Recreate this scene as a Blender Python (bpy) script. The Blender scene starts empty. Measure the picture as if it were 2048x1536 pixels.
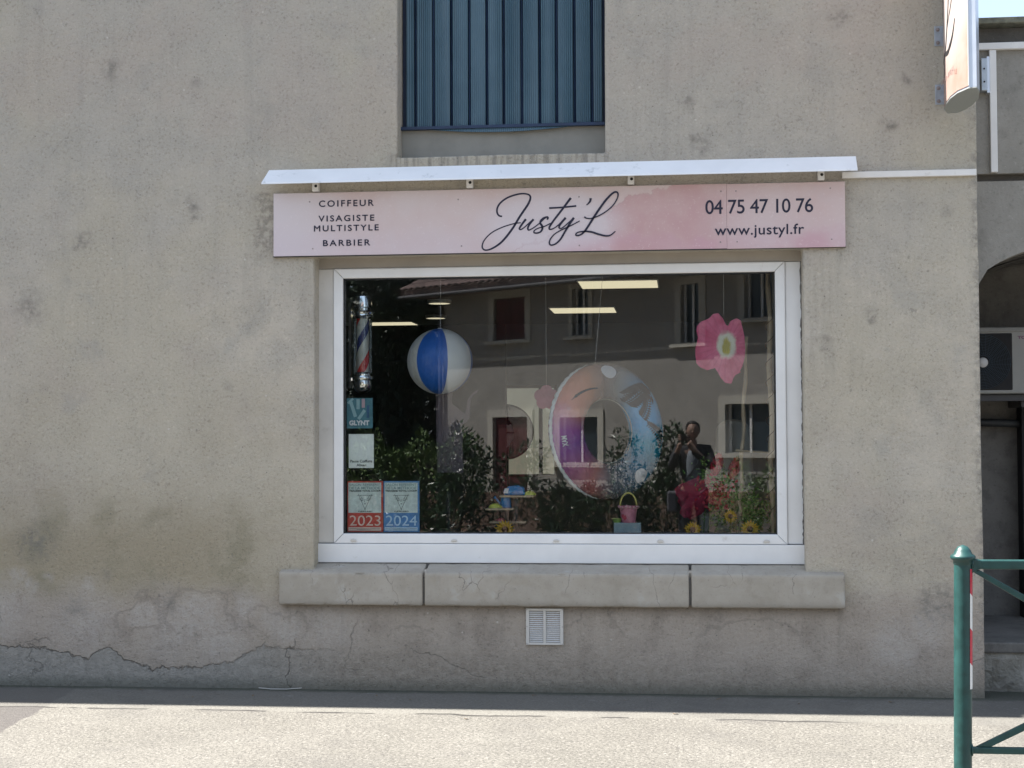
import bpy, bmesh, math, random
import numpy as np
from mathutils import Vector, Matrix, noise as mnoise

scene = bpy.context.scene
C = scene.collection
R = math.radians

# ------------------------------------------------------------------ camera
cd = bpy.data.cameras.new('camera'); cam = bpy.data.objects.new('camera', cd); C.objects.link(cam)
scene.camera = cam
cd.sensor_fit = 'HORIZONTAL'; cd.sensor_width = 36; cd.lens = 36*3100/2048; cd.clip_start = .05; cd.clip_end = 500
yaw, pitch, roll = .1093, .0354, -.00446
fw = Vector((-math.sin(yaw)*math.cos(pitch), math.cos(yaw)*math.cos(pitch), math.sin(pitch)))
rt = Vector((math.cos(yaw), math.sin(yaw), 0)); up = rt.cross(fw)
r2 = rt*math.cos(roll)+up*math.sin(roll); u2 = -rt*math.sin(roll)+up*math.cos(roll)
cam.matrix_world = Matrix(((r2.x, u2.x, -fw.x, 0), (r2.y, u2.y, -fw.y, -9.5), (r2.z, u2.z, -fw.z, 1.55), (0, 0, 0, 1)))

# ------------------------------------------------------------------ light
SUN_EL, SUN_AZ = R(57), R(5.7)          # sun stands to the left and a little behind the shop
sdir = Vector((-math.cos(SUN_EL)*math.cos(SUN_AZ), math.cos(SUN_EL)*math.sin(SUN_AZ), math.sin(SUN_EL)))
world = bpy.data.worlds.new('World'); scene.world = world; world.use_nodes = True
wn = world.node_tree
sky = wn.nodes.new('ShaderNodeTexSky'); sky.sky_type = 'NISHITA'; sky.sun_disc = False
sky.sun_elevation = SUN_EL; sky.sun_rotation = math.atan2(sdir.x, sdir.y); sky.dust_density = 1.5; sky.air_density = 1.0
bgn = wn.nodes['Background']; bgn.inputs[1].default_value = .085
tcn = wn.nodes.new('ShaderNodeTexCoord'); cn = wn.nodes.new('ShaderNodeTexNoise'); cn.inputs['Scale'].default_value = 2.2; cn.inputs['Detail'].default_value = 6
wn.links.new(tcn.outputs['Generated'], cn.inputs['Vector'])
mrn = wn.nodes.new('ShaderNodeMapRange'); mrn.inputs['From Min'].default_value = .32; mrn.inputs['From Max'].default_value = .60; mrn.inputs['To Min'].default_value = .25; mrn.inputs['To Max'].default_value = .85
wn.links.new(cn.outputs['Fac'], mrn.inputs['Value'])
mxn = wn.nodes.new('ShaderNodeMix'); mxn.data_type = 'RGBA'; mxn.inputs[7].default_value = (2.55, 3.0, 3.75, 1)      # bright cloud layer added to whiten the sky and tint its light
wn.links.new(mrn.outputs[0], mxn.inputs[0]); wn.links.new(sky.outputs[0], mxn.inputs[6]); wn.links.new(mxn.outputs[2], bgn.inputs[0])
sl = bpy.data.lights.new('sun', 'SUN'); sl.energy = 5.0; sl.angle = R(.53); sl.color = (1, .95, .89)
so = bpy.data.objects.new('sun', sl); C.objects.link(so)
so.rotation_euler = (-sdir).to_track_quat('-Z', 'Y').to_euler(); so.location = sdir*40
scene.view_settings.view_transform = 'Standard'; scene.view_settings.look = 'None'
scene.view_settings.exposure = 2.0; scene.view_settings.gamma = 1

# ------------------------------------------------------------------ mesh helpers
class MB:
    def __init__(s): s.v = []; s.f = []
    def add(s, vs, fs):
        o = len(s.v); s.v += [tuple(map(float, v)) for v in vs]; s.f += [tuple(o+i for i in f) for f in fs]; return s
    def box(s, x0, x1, y0, y1, z0, z1):
        return s.add([(x0,y0,z0),(x1,y0,z0),(x1,y1,z0),(x0,y1,z0),(x0,y0,z1),(x1,y0,z1),(x1,y1,z1),(x0,y1,z1)],
                     [(0,3,2,1),(4,5,6,7),(0,1,5,4),(1,2,6,5),(2,3,7,6),(3,0,4,7)])
    def prism(s, poly, ax, a, b):       # poly of 2D points swept along axis ax from a to b
        n = len(poly)
        def P(q, t): return (t,q[0],q[1]) if ax == 'x' else (q[0],t,q[1]) if ax == 'y' else (q[0],q[1],t)
        return s.add([P(q,a) for q in poly]+[P(q,b) for q in poly],
                     [tuple(range(n)), tuple(range(2*n-1, n-1, -1))]+[(i, i+n, (i+1)%n+n, (i+1)%n) for i in range(n)])
    def tube(s, pts, rad, n=10, cap=True, closed=False):
        pts = [Vector(p) for p in pts]; m = len(pts)
        rs = rad if isinstance(rad, (list, tuple)) else [rad]*m
        ref = None; vs = []
        for i, p in enumerate(pts):
            if closed: t = pts[(i+1)%m]-pts[i-1]
            else: t = pts[min(i+1, m-1)]-pts[max(i-1, 0)]
            t = t.normalized() if t.length else Vector((0,0,1))
            if ref is None: ref = Vector((0,0,1)) if abs(t.z) < .9 else Vector((1,0,0))
            a = t.cross(ref).normalized(); b = t.cross(a).normalized(); ref = -b if False else t.cross(a).normalized()*-1
            for k in range(n):
                an = 2*math.pi*k/n; vs.append(p+(a*math.cos(an)+b*math.sin(an))*rs[i])
        fs = []
        for i in range(m if closed else m-1):
            j = (i+1) % m
            for k in range(n): fs.append((i*n+k, i*n+(k+1)%n, j*n+(k+1)%n, j*n+k))
        if cap and not closed: fs += [tuple(range(n-1,-1,-1)), tuple(range((m-1)*n, m*n))]
        return s.add(vs, fs)
    def lathe(s, prof, c=(0,0,0), n=32, ax='z', a0=0, a1=2*math.pi):
        vs = []; m = len(prof); full = abs(a1-a0-2*math.pi) < 1e-6; nn = n if full else n+1
        for r, h in prof:
            for k in range(nn):
                a = a0+(a1-a0)*k/n; x, y = r*math.cos(a), r*math.sin(a)
                vs.append((c[0]+x, c[1]+y, c[2]+h) if ax == 'z' else (c[0]+x, c[1]+h, c[2]+y) if ax == 'y' else (c[0]+h, c[1]+x, c[2]+y))
        fs = []
        for i in range(m-1):
            for k in range(n if full else n):
                k2 = (k+1) % nn if full else k+1
                fs.append((i*nn+k, i*nn+k2, (i+1)*nn+k2, (i+1)*nn+k))
        return s.add(vs, fs)
    def leaf(s, p, d, nrm, L, W, bend=.12):
        d = d.normalized(); sd = d.cross(nrm)
        if sd.length < 1e-4: sd = Vector((1,0,0))
        sd.normalize(); nn = sd.cross(d).normalized()
        m = p+d*L*.45
        return s.add([p, m+sd*W*.5-nn*L*bend*.4, p+d*L-nn*L*bend, m-sd*W*.5-nn*L*bend*.4, m+nn*L*.02], [(0,1,4),(1,2,4),(2,3,4),(3,0,4)])
    def build(s, name, mat, parent=None, loc=None, local=False, smooth=False, bevel=0, seg=2, autos=None):
        me = bpy.data.meshes.new(name)
        off = Vector((0,0,0))
        if loc is not None: off = Vector(loc)
        elif parent is not None and not local:
            q = parent
            while q is not None: off += q.location; q = q.parent
        me.from_pydata([tuple(Vector(v)-off) for v in s.v], [], s.f)
        if mat is not None: me.materials.append(mat)
        me.update()
        bm = bmesh.new(); bm.from_mesh(me); bmesh.ops.recalc_face_normals(bm, faces=bm.faces); bm.to_mesh(me); bm.free()
        if smooth:
            for pl in me.polygons: pl.use_smooth = True
            if autos: me.set_sharp_from_angle(angle=R(autos))
        o = bpy.data.objects.new(name, me); C.objects.link(o)
        if parent is not None: o.parent = parent
        if loc is not None: o.location = loc
        if bevel:
            b = o.modifiers.new('bevel', 'BEVEL'); b.width = bevel; b.segments = seg; b.limit_method = 'ANGLE'; b.angle_limit = R(40)
        return o

def tag(o, label=None, cat=None, group=None, kind=None):
    if label: o['label'] = label
    if cat: o['category'] = cat
    if group: o['group'] = group
    if kind: o['kind'] = kind
    return o
def empty(name, loc, label, cat, group=None, rz=0):
    o = bpy.data.objects.new(name, None); C.objects.link(o); o.location = loc; o.rotation_euler = (0,0,rz); o.empty_display_size = .1
    return tag(o, label, cat, group)
def copy_tree(o, parent=None):
    c = o.copy(); C.objects.link(c); c.parent = parent
    for ch in list(o.children): copy_tree(ch, c)
    return c
def ribbon(mb, pts, y, t=.0008, steps=5):   # flat pen stroke in the xz plane, points (x,z,width) in mm
    P = [Vector((a/1000, b/1000, w/1000)) for a, b, w in pts]; out = []
    n = len(P)
    for i in range(n-1):
        p0, p1, p2, p3 = P[max(i-1,0)], P[i], P[i+1], P[min(i+2, n-1)]
        for k in range(steps):
            u = k/steps
            out.append(.5*((2*p1)+(-p0+p2)*u+(2*p0-5*p1+4*p2-p3)*u*u+(-p0+3*p1-3*p2+p3)*u**3))
    out.append(P[-1])
    return ribbon_raw(mb, out, y, t)
def ribbon_raw(mb, out, y, t):
    vs = []; m = len(out)
    for i, p in enumerate(out):
        tg = out[min(i+1, m-1)]-out[max(i-1, 0)]; l = math.hypot(tg.x, tg.y) or 1
        nx, nz = -tg.y/l, tg.x/l; w = max(p.z, .001)*.5
        e = 0
        vs += [(p.x+nx*w, y, p.y+nz*w), (p.x-nx*w, y, p.y-nz*w), (p.x-nx*w, y+t, p.y-nz*w), (p.x+nx*w, y+t, p.y+nz*w)]
    fs = [(0,1,2,3), tuple(4*(m-1)+k for k in (3,2,1,0))]
    for i in range(m-1):
        a, b = 4*i, 4*i+4
        fs += [(a+k, b+k, b+(k+1)%4, a+(k+1)%4) for k in range(4)]
    return mb.add(vs, fs)
def text(body, name, mat, x0, x1, z0, z1, y, parent, weight=0.0, depth=.0008, space=1.0, plane='y', bold=0):
    """lettering fitted to the rectangle x0..x1, z0..z1 on a vertical plane at y, facing -y"""
    cu = bpy.data.curves.new('lettering_curve', 'FONT'); cu.body = body; cu.offset = weight; cu.space_character = space; cu.resolution_u = 4
    tmp = bpy.data.objects.new('tmp', cu); C.objects.link(tmp)
    bpy.context.view_layer.update()
    me = bpy.data.meshes.new_from_object(tmp.evaluated_get(bpy.context.evaluated_depsgraph_get()))
    bpy.data.objects.remove(tmp); bpy.data.curves.remove(cu)
    co = [v.co.copy() for v in me.vertices]; fs = [tuple(p.vertices) for p in me.polygons]
    bpy.data.meshes.remove(me)
    ax, bx = min(v.x for v in co), max(v.x for v in co); ay, by = min(v.y for v in co), max(v.y for v in co)
    mb = MB()
    for v in co:
        X = x0+(v.x-ax)/(bx-ax)*(x1-x0); Z = z0+(v.y-ay)/(by-ay)*(z1-z0)
        mb.v.append((X, y, Z) if plane == 'y' else (y, X, Z))
    mb.f = list(fs)
    if bold:
        base = list(mb.v)
        for k, (dx, dz) in enumerate(((bold,0),(-bold,0),(0,bold),(0,-bold))):
            mb.add([(v[0]+dx, v[1]-.00016*(k+1), v[2]+dz) for v in base], fs)
    o = mb.build(name, mat, parent)
    s = o.modifiers.new('thick', 'SOLIDIFY'); s.thickness = depth; s.offset = 0
    return o

# ------------------------------------------------------------------ material helpers
class Mat:
    def __init__(s, name):
        s.m = bpy.data.materials.new(name); s.m.use_nodes = True; s.nt = s.m.node_tree
        s.b = s.nt.nodes['Principled BSDF']; s.out = s.nt.nodes['Material Output']; s._p = None
    def n(s, t, ins=None, **at):
        nd = s.nt.nodes.new(t)
        for k, v in at.items(): setattr(nd, k, v)
        for k, v in (ins or {}).items():
            if isinstance(v, bpy.types.NodeSocket): s.nt.links.new(v, nd.inputs[k])
            else: nd.inputs[k].default_value = v
        return nd
    @property
    def P(s):
        if s._p is None: s._p = s.n('ShaderNodeTexCoord').outputs['Object']
        return s._p
    def xyz(s, v=None):
        nd = s.n('ShaderNodeSeparateXYZ', {0: v or s.P}); return nd.outputs
    def ma(s, op, a, b=0.0, c=0.0, clamp=False):
        nd = s.n('ShaderNodeMath', operation=op, use_clamp=clamp)
        for i, v in enumerate((a, b, c)):
            if isinstance(v, bpy.types.NodeSocket): s.nt.links.new(v, nd.inputs[i])
            else: nd.inputs[i].default_value = v
        return nd.outputs[0]
    def vm(s, op, a, b=(0,0,0), sc=None):
        nd = s.n('ShaderNodeVectorMath', operation=op)
        for i, v in enumerate((a, b)):
            if isinstance(v, bpy.types.NodeSocket): s.nt.links.new(v, nd.inputs[i])
            else: nd.inputs[i].default_value = v
        if sc is not None: nd.inputs['Scale'].default_value = sc
        return nd.outputs['Value'] if op in ('LENGTH', 'DISTANCE', 'DOT_PRODUCT') else nd.outputs[0]
    def noise(s, scale, detail=3, rough=.55, v=None, col=False, dist=0):
        nd = s.n('ShaderNodeTexNoise', {'Vector': v or s.P, 'Scale': scale, 'Detail': detail, 'Roughness': rough, 'Distortion': dist})
        return nd.outputs['Color' if col else 'Fac']
    def vor(s, scale, feature='F1', v=None, out='Distance', rnd=1.0):
        return s.n('ShaderNodeTexVoronoi', {'Vector': v or s.P, 'Scale': scale, 'Randomness': rnd}, feature=feature).outputs[out]
    def scale(s, v, sc): return s.n('ShaderNodeMapping', {'Vector': v, 'Scale': sc}).outputs[0]
    def mr(s, x, a, b, c=0.0, d=1.0, smooth=True):
        return s.n('ShaderNodeMapRange', {'Value': x, 'From Min': a, 'From Max': b, 'To Min': c, 'To Max': d},
                   interpolation_type='SMOOTHSTEP' if smooth else 'LINEAR').outputs[0]
    def mix(s, f, a, b, blend='MIX'):
        nd = s.n('ShaderNodeMix', data_type='RGBA', blend_type=blend)
        for k, v in ((0, f), (6, a), (7, b)):
            if isinstance(v, bpy.types.NodeSocket): s.nt.links.new(v, nd.inputs[k])
            elif k == 0: nd.inputs[0].default_value = v
            else: nd.inputs[k].default_value = (*v, 1)
        return nd.outputs[2]
    def ramp(s, f, stops, interp='LINEAR'):
        nd = s.n('ShaderNodeValToRGB', {0: f}); cr = nd.color_ramp; cr.interpolation = interp
        while len(cr.elements) > 1: cr.elements.remove(cr.elements[-1])
        cr.elements[0].position = stops[0][0]; cr.elements[0].color = (*stops[0][1], 1)
        for p, c in stops[1:]: e = cr.elements.new(p); e.color = (*c, 1)
        return nd.outputs[0]
    def curve(s, x, pts):
        nd = s.n('ShaderNodeFloatCurve', {1: x}); cv = nd.mapping.curves[0]
        cv.points[0].location = pts[0]; cv.points[1].location = pts[-1]
        for p in pts[1:-1]: cv.points.new(*p)
        for p in cv.points: p.handle_type = 'VECTOR'
        nd.mapping.update(); return nd.outputs[0]
    def set(s, **kw):
        names = dict(color='Base Color', rough='Roughness', metal='Metallic', spec='Specular IOR Level', trans='Transmission Weight',
                     emis='Emission Color', estr='Emission Strength', coat='Coat Weight', alpha='Alpha', sheen='Sheen Weight', sss='Subsurface Weight')
        for k, v in kw.items():
            i = s.b.inputs[names[k]]
            if isinstance(v, bpy.types.NodeSocket): s.nt.links.new(v, i)
            elif isinstance(v, (tuple, list)): i.default_value = (*v, 1)
            else: i.default_value = v
        return s
    def bump(s, h, strength=.5, dist=.005):
        nd = s.n('ShaderNodeBump', {'Height': h, 'Strength': strength, 'Distance': dist}); s.nt.links.new(nd.outputs[0], s.b.inputs['Normal']); return s

def plain(name, color, rough=.6, metal=0, var=.12, scale=6, bump=.15, bscale=120, bd=.001, spec=.5, dirt=None):
    m = Mat(name)
    n1 = m.noise(scale, 5); lo = tuple(c*(1-var) for c in color); hi = tuple(min(1, c*(1+var)) for c in color)
    col = m.mix(m.mr(n1, .3, .7), lo, hi)
    if dirt: col = m.mix(m.mr(m.noise(dirt[1], 6, .65), dirt[2], dirt[2]+.12, 0, dirt[3]), col, dirt[0])
    m.set(color=col, rough=m.mr(n1, .2, .8, rough*.85, min(1, rough*1.15)), metal=metal, spec=spec)
    if bump: m.bump(m.noise(bscale, 3), bump, bd)
    return m.m

def spot(m, v, x, z, r0, r1):      # 1 inside r0, 0 beyond r1 round (x, z) on the facade
    d = m.vm('LENGTH', m.vm('MULTIPLY', m.vm('SUBTRACT', v, (x, 0, z)), (1, 0, 1)))
    return m.mr(d, r0, r1, 1, 0)
def vmax(m, L):
    o = L[0]
    for q in L[1:]: o = m.ma('MAXIMUM', o, q)
    return o

def wall_material():
    m = Mat('roughcast_wall'); P = m.P; X, Y, Z = m.xyz()
    warpv = m.vm('SCALE', m.vm('SUBTRACT', m.noise(4, 4, col=True), (.5,.5,.5)), sc=.22)
    W = m.vm('ADD', P, warpv); wx, wy, wz = m.xyz(W)
    n_big = m.noise(.9, 5, .6); n_mid = m.noise(4.5, 6, .62); n_small = m.noise(22, 5, .6)
    col = m.mix(m.mr(n_big, .34, .66), (.52,.468,.388), (.47,.428,.364))
    col = m.mix(m.mr(n_mid, .35, .7, 0, .5), col, (.345,.322,.28))
    # cooler and greyer high up
    col = m.mix(m.mr(wz, 2.2, 3.6, 0, .5), col, (.375,.357,.318))
    col = m.mix(m.mr(m.noise(.7, 4, .55, v=m.vm('ADD', P, (5,2,9))), .46, .62, 0, .6), col, (.45,.405,.315))
    col = m.mix(m.mr(m.noise(1.1, 5, .6, v=m.vm('ADD', P, (1,7,3))), .52, .66, 0, .45), col, (.42,.365,.315))
    col = m.mix(m.mr(m.noise(2.3, 6, .65, v=m.vm('ADD', P, (8,3,1))), .55, .68, 0, .45), col, (.34,.325,.29))
    # faint rain streaks
    st = m.noise(1, 5, .6, v=m.scale(P, (9, 9, .55)))
    col = m.mix(m.ma('MULTIPLY', m.mr(st, .5, .72, 0, .2), m.mr(Z, 1.6, 3.0)), col, (.27,.26,.235))
    # damp ochre and olive zone on the left, softer on the right
    oz = m.ma('MULTIPLY', m.mr(wz, .35, .72), m.mr(wz, .85, 1.42, 1, 0))
    left = m.mr(wx, -1.9, -3.2, 0, 1); right = m.mr(wx, .7, 1.3, 0, .35)
    col = m.mix(m.ma('MULTIPLY', oz, m.ma('MAXIMUM', left, right), clamp=True), col, (.33,.285,.205))
    col = m.mix(m.ma('MULTIPLY', m.ma('MULTIPLY', oz, left), m.mr(m.noise(3.1, 5), .5, .66), clamp=True), col, (.26,.235,.165))
    yl = m.ma('MULTIPLY', m.mr(wz, .9, 1.3), m.mr(wz, 2.2, 1.5))
    col = m.mix(m.ma('MULTIPLY', yl, m.mr(m.noise(1.3, 4), .4, .65, 0, .5)), col, (.37,.325,.25))
    # pinkish render near the foot
    col = m.mix(m.mr(wz, .70, .48, 0, .85), col, (.35,.30,.25))
    col = m.mix(m.ma('MULTIPLY', m.mr(wz, .66, .5), m.mr(n_mid, .45, .7, 0, .8)), col, (.28,.24,.20))
    # pale salt patches
    sp = [(-4.23,.70,.02,.10),(-4.13,.64,.02,.09),(-4.0,.70,.0,.06),(-3.74,.62,.01,.08),(-3.05,.42,.09,.2),(-3.40,.45,.04,.12),(-2.5,.40,.06,.16),(1.45,.43,.04,.17),(1.25,.30,.02,.2),(-2.72,.5,.03,.13),(-3.75,.42,.0,.35),(-2.9,.3,.0,.3),(-3.2,.36,.0,.3),(-2.2,.42,.0,.3),(-4.3,.5,.0,.3)]
    eff = vmax(m, [spot(m, W, *q) for q in sp])
    col = m.mix(m.ma('MULTIPLY', eff, m.mr(n_small, .3, .65, .25, .7)), col, (.42,.385,.345))
    # rings where damp dried
    rings = []
    for x, z, r in ((-2.55,.37,.17),(-3.05,.42,.2),(-.55,.12,.42),(.35,.2,.33),(-1.75,.19,.25),(-3.42,.44,.14),(1.1,.05,.3)):
        d = m.vm('LENGTH', m.vm('MULTIPLY', m.vm('SUBTRACT', m.vm('ADD', W, warpv), (x, 0, z)), (1, 0, 1.25)))
        rings.append(m.mr(m.ma('ABSOLUTE', m.ma('SUBTRACT', d, r)), .004, .022, 1, 0))
    col = m.mix(m.ma('MULTIPLY', m.ma('MULTIPLY', vmax(m, rings), .32), m.mr(Z, .28, .4)), col, (.17,.15,.13))
    # dark soft spots
    ds = [(-3.09,3.03,.0,.09),(-3.07,2.97,0,.06),(.03,3.576,.0,.08),(.861,2.124,.0,.075),(1.13,2.286,.0,.065),(.973,4.116,.0,.09),(.107,3.343,.0,.08),(1.384,3.706,0,.06),(1.247,3.42,0,.07),
          (-3.8,2.83,0,.12),(-3.59,3.92,0,.1),(-4.14,2.39,0,.16),(.57,2.81,0,.08),(-1.08,3.97,0,.05),(-4.1,.93,.02,.2),(-3.83,.5,.0,.12),(-3.2,.52,.0,.09),(1.5,.55,.02,.2)]
    dk = vmax(m, [spot(m, W, *q) for q in ds])
    col = m.mix(m.ma('MULTIPLY', dk, m.mr(n_small, .36, .64, .1, .75)), col, (.19,.178,.155))
    vs = m.vor(1.35, v=m.vm('ADD', P, m.vm('SCALE', warpv, sc=.5)))
    col = m.mix(m.mr(vs, .0, .085, .4, 0), col, (.21,.20,.175))
    # dirt under the shutter opening and the awning ends, a darker strip below the stone sill
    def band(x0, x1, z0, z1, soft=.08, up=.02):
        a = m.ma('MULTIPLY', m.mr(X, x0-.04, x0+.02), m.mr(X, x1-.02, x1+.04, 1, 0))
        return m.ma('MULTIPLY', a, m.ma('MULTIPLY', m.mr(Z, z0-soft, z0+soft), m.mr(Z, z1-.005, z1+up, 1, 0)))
    stn = m.mr(m.noise(1, 4, .6, v=m.scale(P, (30, 30, 2.2))), .42, .62)
    col = m.mix(m.ma('MULTIPLY', band(-1.8, -.43, 3.2, 3.33), m.ma('MULTIPLY', stn, .55)), col, (.16,.15,.13))
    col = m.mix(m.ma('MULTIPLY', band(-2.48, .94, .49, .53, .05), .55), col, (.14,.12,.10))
    col = m.mix(m.ma('MULTIPLY', band(-2.66, -2.54, 2.72, 3.1, .1), m.mr(n_small, .4, .6, .1, .6)), col, (.18,.165,.14))
    col = m.mix(m.ma('MULTIPLY', m.mr(X, 1.69, 1.78), m.mr(n_small, .4, .62, 0, .6)), col, (.2,.19,.17))
    # dark splash band along the pavement with a broken upper edge
    xn = m.mr(X, -4.33, 1.93, 0, 1, smooth=False)
    pts = [(0,.49),(.034,.49),(.073,.41),(.093,.34),(.102,.43),(.115,.51),(.124,.4),(.134,.32),(.161,.23),(.21,.26),(.244,.33),(.273,.54),(.293,.51),(.342,.49),(.44,.5),(.54,.46),(.68,.36),(.83,.28),(1,.4)]
    edge = m.ma('ADD', m.ma('MULTIPLY', m.curve(xn, pts), .5), m.ma('MULTIPLY', m.ma('SUBTRACT', m.noise(17, 6, .65), .5), .10))
    low = m.mr(m.ma('SUBTRACT', edge, Z), -.006, .006, 0, 1)
    lowsoft = m.mr(m.ma('SUBTRACT', edge, Z), -.09, .13, 0, 1)
    wl = m.mr(X, -2.9, -1.9, 1, 0)
    dark = m.mix(m.mr(n_small, .35, .65), (.25,.24,.215), (.31,.295,.262))
    dark2 = m.mix(m.mr(n_small, .35, .65), (.26,.222,.178), (.32,.28,.228))
    col = m.mix(m.ma('MULTIPLY', lowsoft, .9), col, dark2)
    col = m.mix(m.ma('MULTIPLY', m.ma('MULTIPLY', low, wl), .85), col, dark)
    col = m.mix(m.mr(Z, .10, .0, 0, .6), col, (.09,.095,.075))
    # cracks
    wv = m.vm('ADD', P, m.vm('SCALE', m.vm('SUBTRACT', m.noise(7, 5, col=True), (.5,.5,.5)), sc=.15))
    ce = m.vor(1.25, 'DISTANCE_TO_EDGE', v=wv)
    cm = m.ma('MULTIPLY', m.mr(ce, .001, .005, 1, 0), m.ma('MULTIPLY', m.mr(m.noise(1.8, 2), .53, .62), m.mr(Z, .75, .45)))
    edl = m.ma('MULTIPLY', m.mr(m.ma('ABSOLUTE', m.ma('SUBTRACT', edge, Z)), .001, .007, 1, 0), m.mr(X, -3.3, -2.9, 1, 0))
    # one crack running down beside the salt ring
    c2 = m.ma('MULTIPLY', m.mr(m.ma('ABSOLUTE', m.ma('ADD', wx, m.ma('ADD', m.ma('MULTIPLY', m.ma('SUBTRACT', m.noise(16,3),.5), .12), 2.44))), .001, .008, 1, 0), m.mr(Z, .33, .28))
    crk = vmax(m, [m.ma('MULTIPLY', cm, .5), m.ma('MULTIPLY', edl, .65), m.ma('MULTIPLY', c2, .8)])
    col = m.mix(m.ma('MULTIPLY', crk, .72), col, (.07,.065,.055))
    stl = m.mr(m.noise(1, 5, .6, v=m.scale(P, (16, 16, 1.1))), .44, .64)
    for bx0, bx1, bz0, bz1, am in ((-2.62,-2.46,.12,.55,.4), (.90,1.02,.12,.55,.45), (-2.44,.92,.26,.52,.3), (-2.75,-2.3,2.2,2.72,.25), (.75,1.1,1.9,2.7,.3), (-.5,.2,3.25,3.9,.15)):
        col = m.mix(m.ma('MULTIPLY', band(bx0, bx1, bz0, bz1, .14), m.ma('MULTIPLY', stl, am*.5)), col, (.16,.15,.125))
    # grain of the roughcast
    g1 = m.noise(60, 4, .65, dist=.6); g2 = m.noise(150, 2, .6); pit = m.vor(48)
    col = m.mix(m.mr(g1, .52, .68, 0, m.mr(n_mid, .3, .7, .25, .7)), col, (.58,.57,.55), 'MULTIPLY')
    col = m.mix(m.mr(g1, .44, .30, 0, .25), col, m.mix(1.0, col, (1.6,1.6,1.6), 'MULTIPLY'))
    col = m.mix(m.mr(m.noise(34, 3, .5, dist=.4), .66, .73, 0, .4), col, (.16,.15,.13))
    col = m.mix(m.mr(m.vor(11), .03, .06, .7, 0), col, (.12,.11,.10))
    col = m.mix(m.mr(m.vor(5.3, v=m.vm('ADD', P, (3.3,1,2))), .02, .045, .6, 0), col, (.6,.57,.52))
    m.set(color=col, rough=.93, spec=.25)
    h = m.ma('ADD', m.ma('MULTIPLY', g1, 1.0), m.ma('MULTIPLY', g2, .35))
    h = m.ma('ADD', h, m.ma('MULTIPLY', m.mr(pit, 0, .35), .35))
    h = m.ma('SUBTRACT', h, m.ma('MULTIPLY', crk, 1.3))
    h = m.ma('SUBTRACT', h, m.ma('MULTIPLY', m.ma('MULTIPLY', low, wl), 1.6))
    h = m.ma('ADD', h, m.ma('MULTIPLY', n_small, 1.2))
    m.bump(h, .75, .009)
    return m.m

def rough_wall(name, lo, hi, grain=55, dist=.006, moss=None):
    m = Mat(name); n1 = m.noise(1.6, 6, .65); g = m.noise(grain, 4, .65, dist=.5); mid = m.noise(9, 5)
    col = m.mix(m.mr(n1, .3, .7), lo, hi)
    col = m.mix(m.mr(mid, .5, .75, 0, .5), col, tuple(c*.6 for c in lo))
    col = m.mix(m.mr(g, .55, .75, 0, .5), col, tuple(c*.45 for c in lo))
    col = m.mix(m.mr(g, .42, .28, 0, .35), col, tuple(min(1, c*1.4) for c in hi))
    m.set(color=col, rough=.92, spec=.25); m.bump(m.ma('ADD', g, m.ma('MULTIPLY', mid, .8)), .7, dist)
    return m.m

def concrete_material():
    m = Mat('cast_stone_sill'); P = m.P; X, Y, Z = m.xyz()
    n1 = m.noise(3, 6, .65); g = m.noise(70, 4, .6); mid = m.noise(14, 5)
    col = m.mix(m.mr(n1, .3, .7), (.33,.298,.245), (.40,.365,.31))
    col = m.mix(m.mr(mid, .5, .72, 0, .45), col, (.28,.25,.205))
    col = m.mix(m.mr(g, .58, .75, 0, .4), col, (.15,.14,.125))
    col = m.mix(m.mr(m.noise(6, 5), .62, .7, 0, .4), col, (.42,.41,.38))
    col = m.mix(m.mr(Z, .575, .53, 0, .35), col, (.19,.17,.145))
    wv = m.vm('ADD', m.scale(P, (1, 0, .38)), m.vm('SCALE', m.vm('SUBTRACT', m.noise(9, 4, col=True), (.5,.5,.5)), sc=.07))
    ce = m.vor(4.6, 'DISTANCE_TO_EDGE', v=wv)
    ck = m.ma('MULTIPLY', m.mr(ce, .002, .009, 1, 0), m.mr(m.noise(3.0, 2), .50, .60, 0, 1))
    col = m.mix(m.ma('MULTIPLY', ck, .5), col, (.10,.09,.08))
    m.set(color=col, rough=.88, spec=.3)
    m.bump(m.ma('SUBTRACT', m.ma('ADD', g, mid), m.ma('MULTIPLY', ck, 1.5)), .5, .003)
    return m.m

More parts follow.
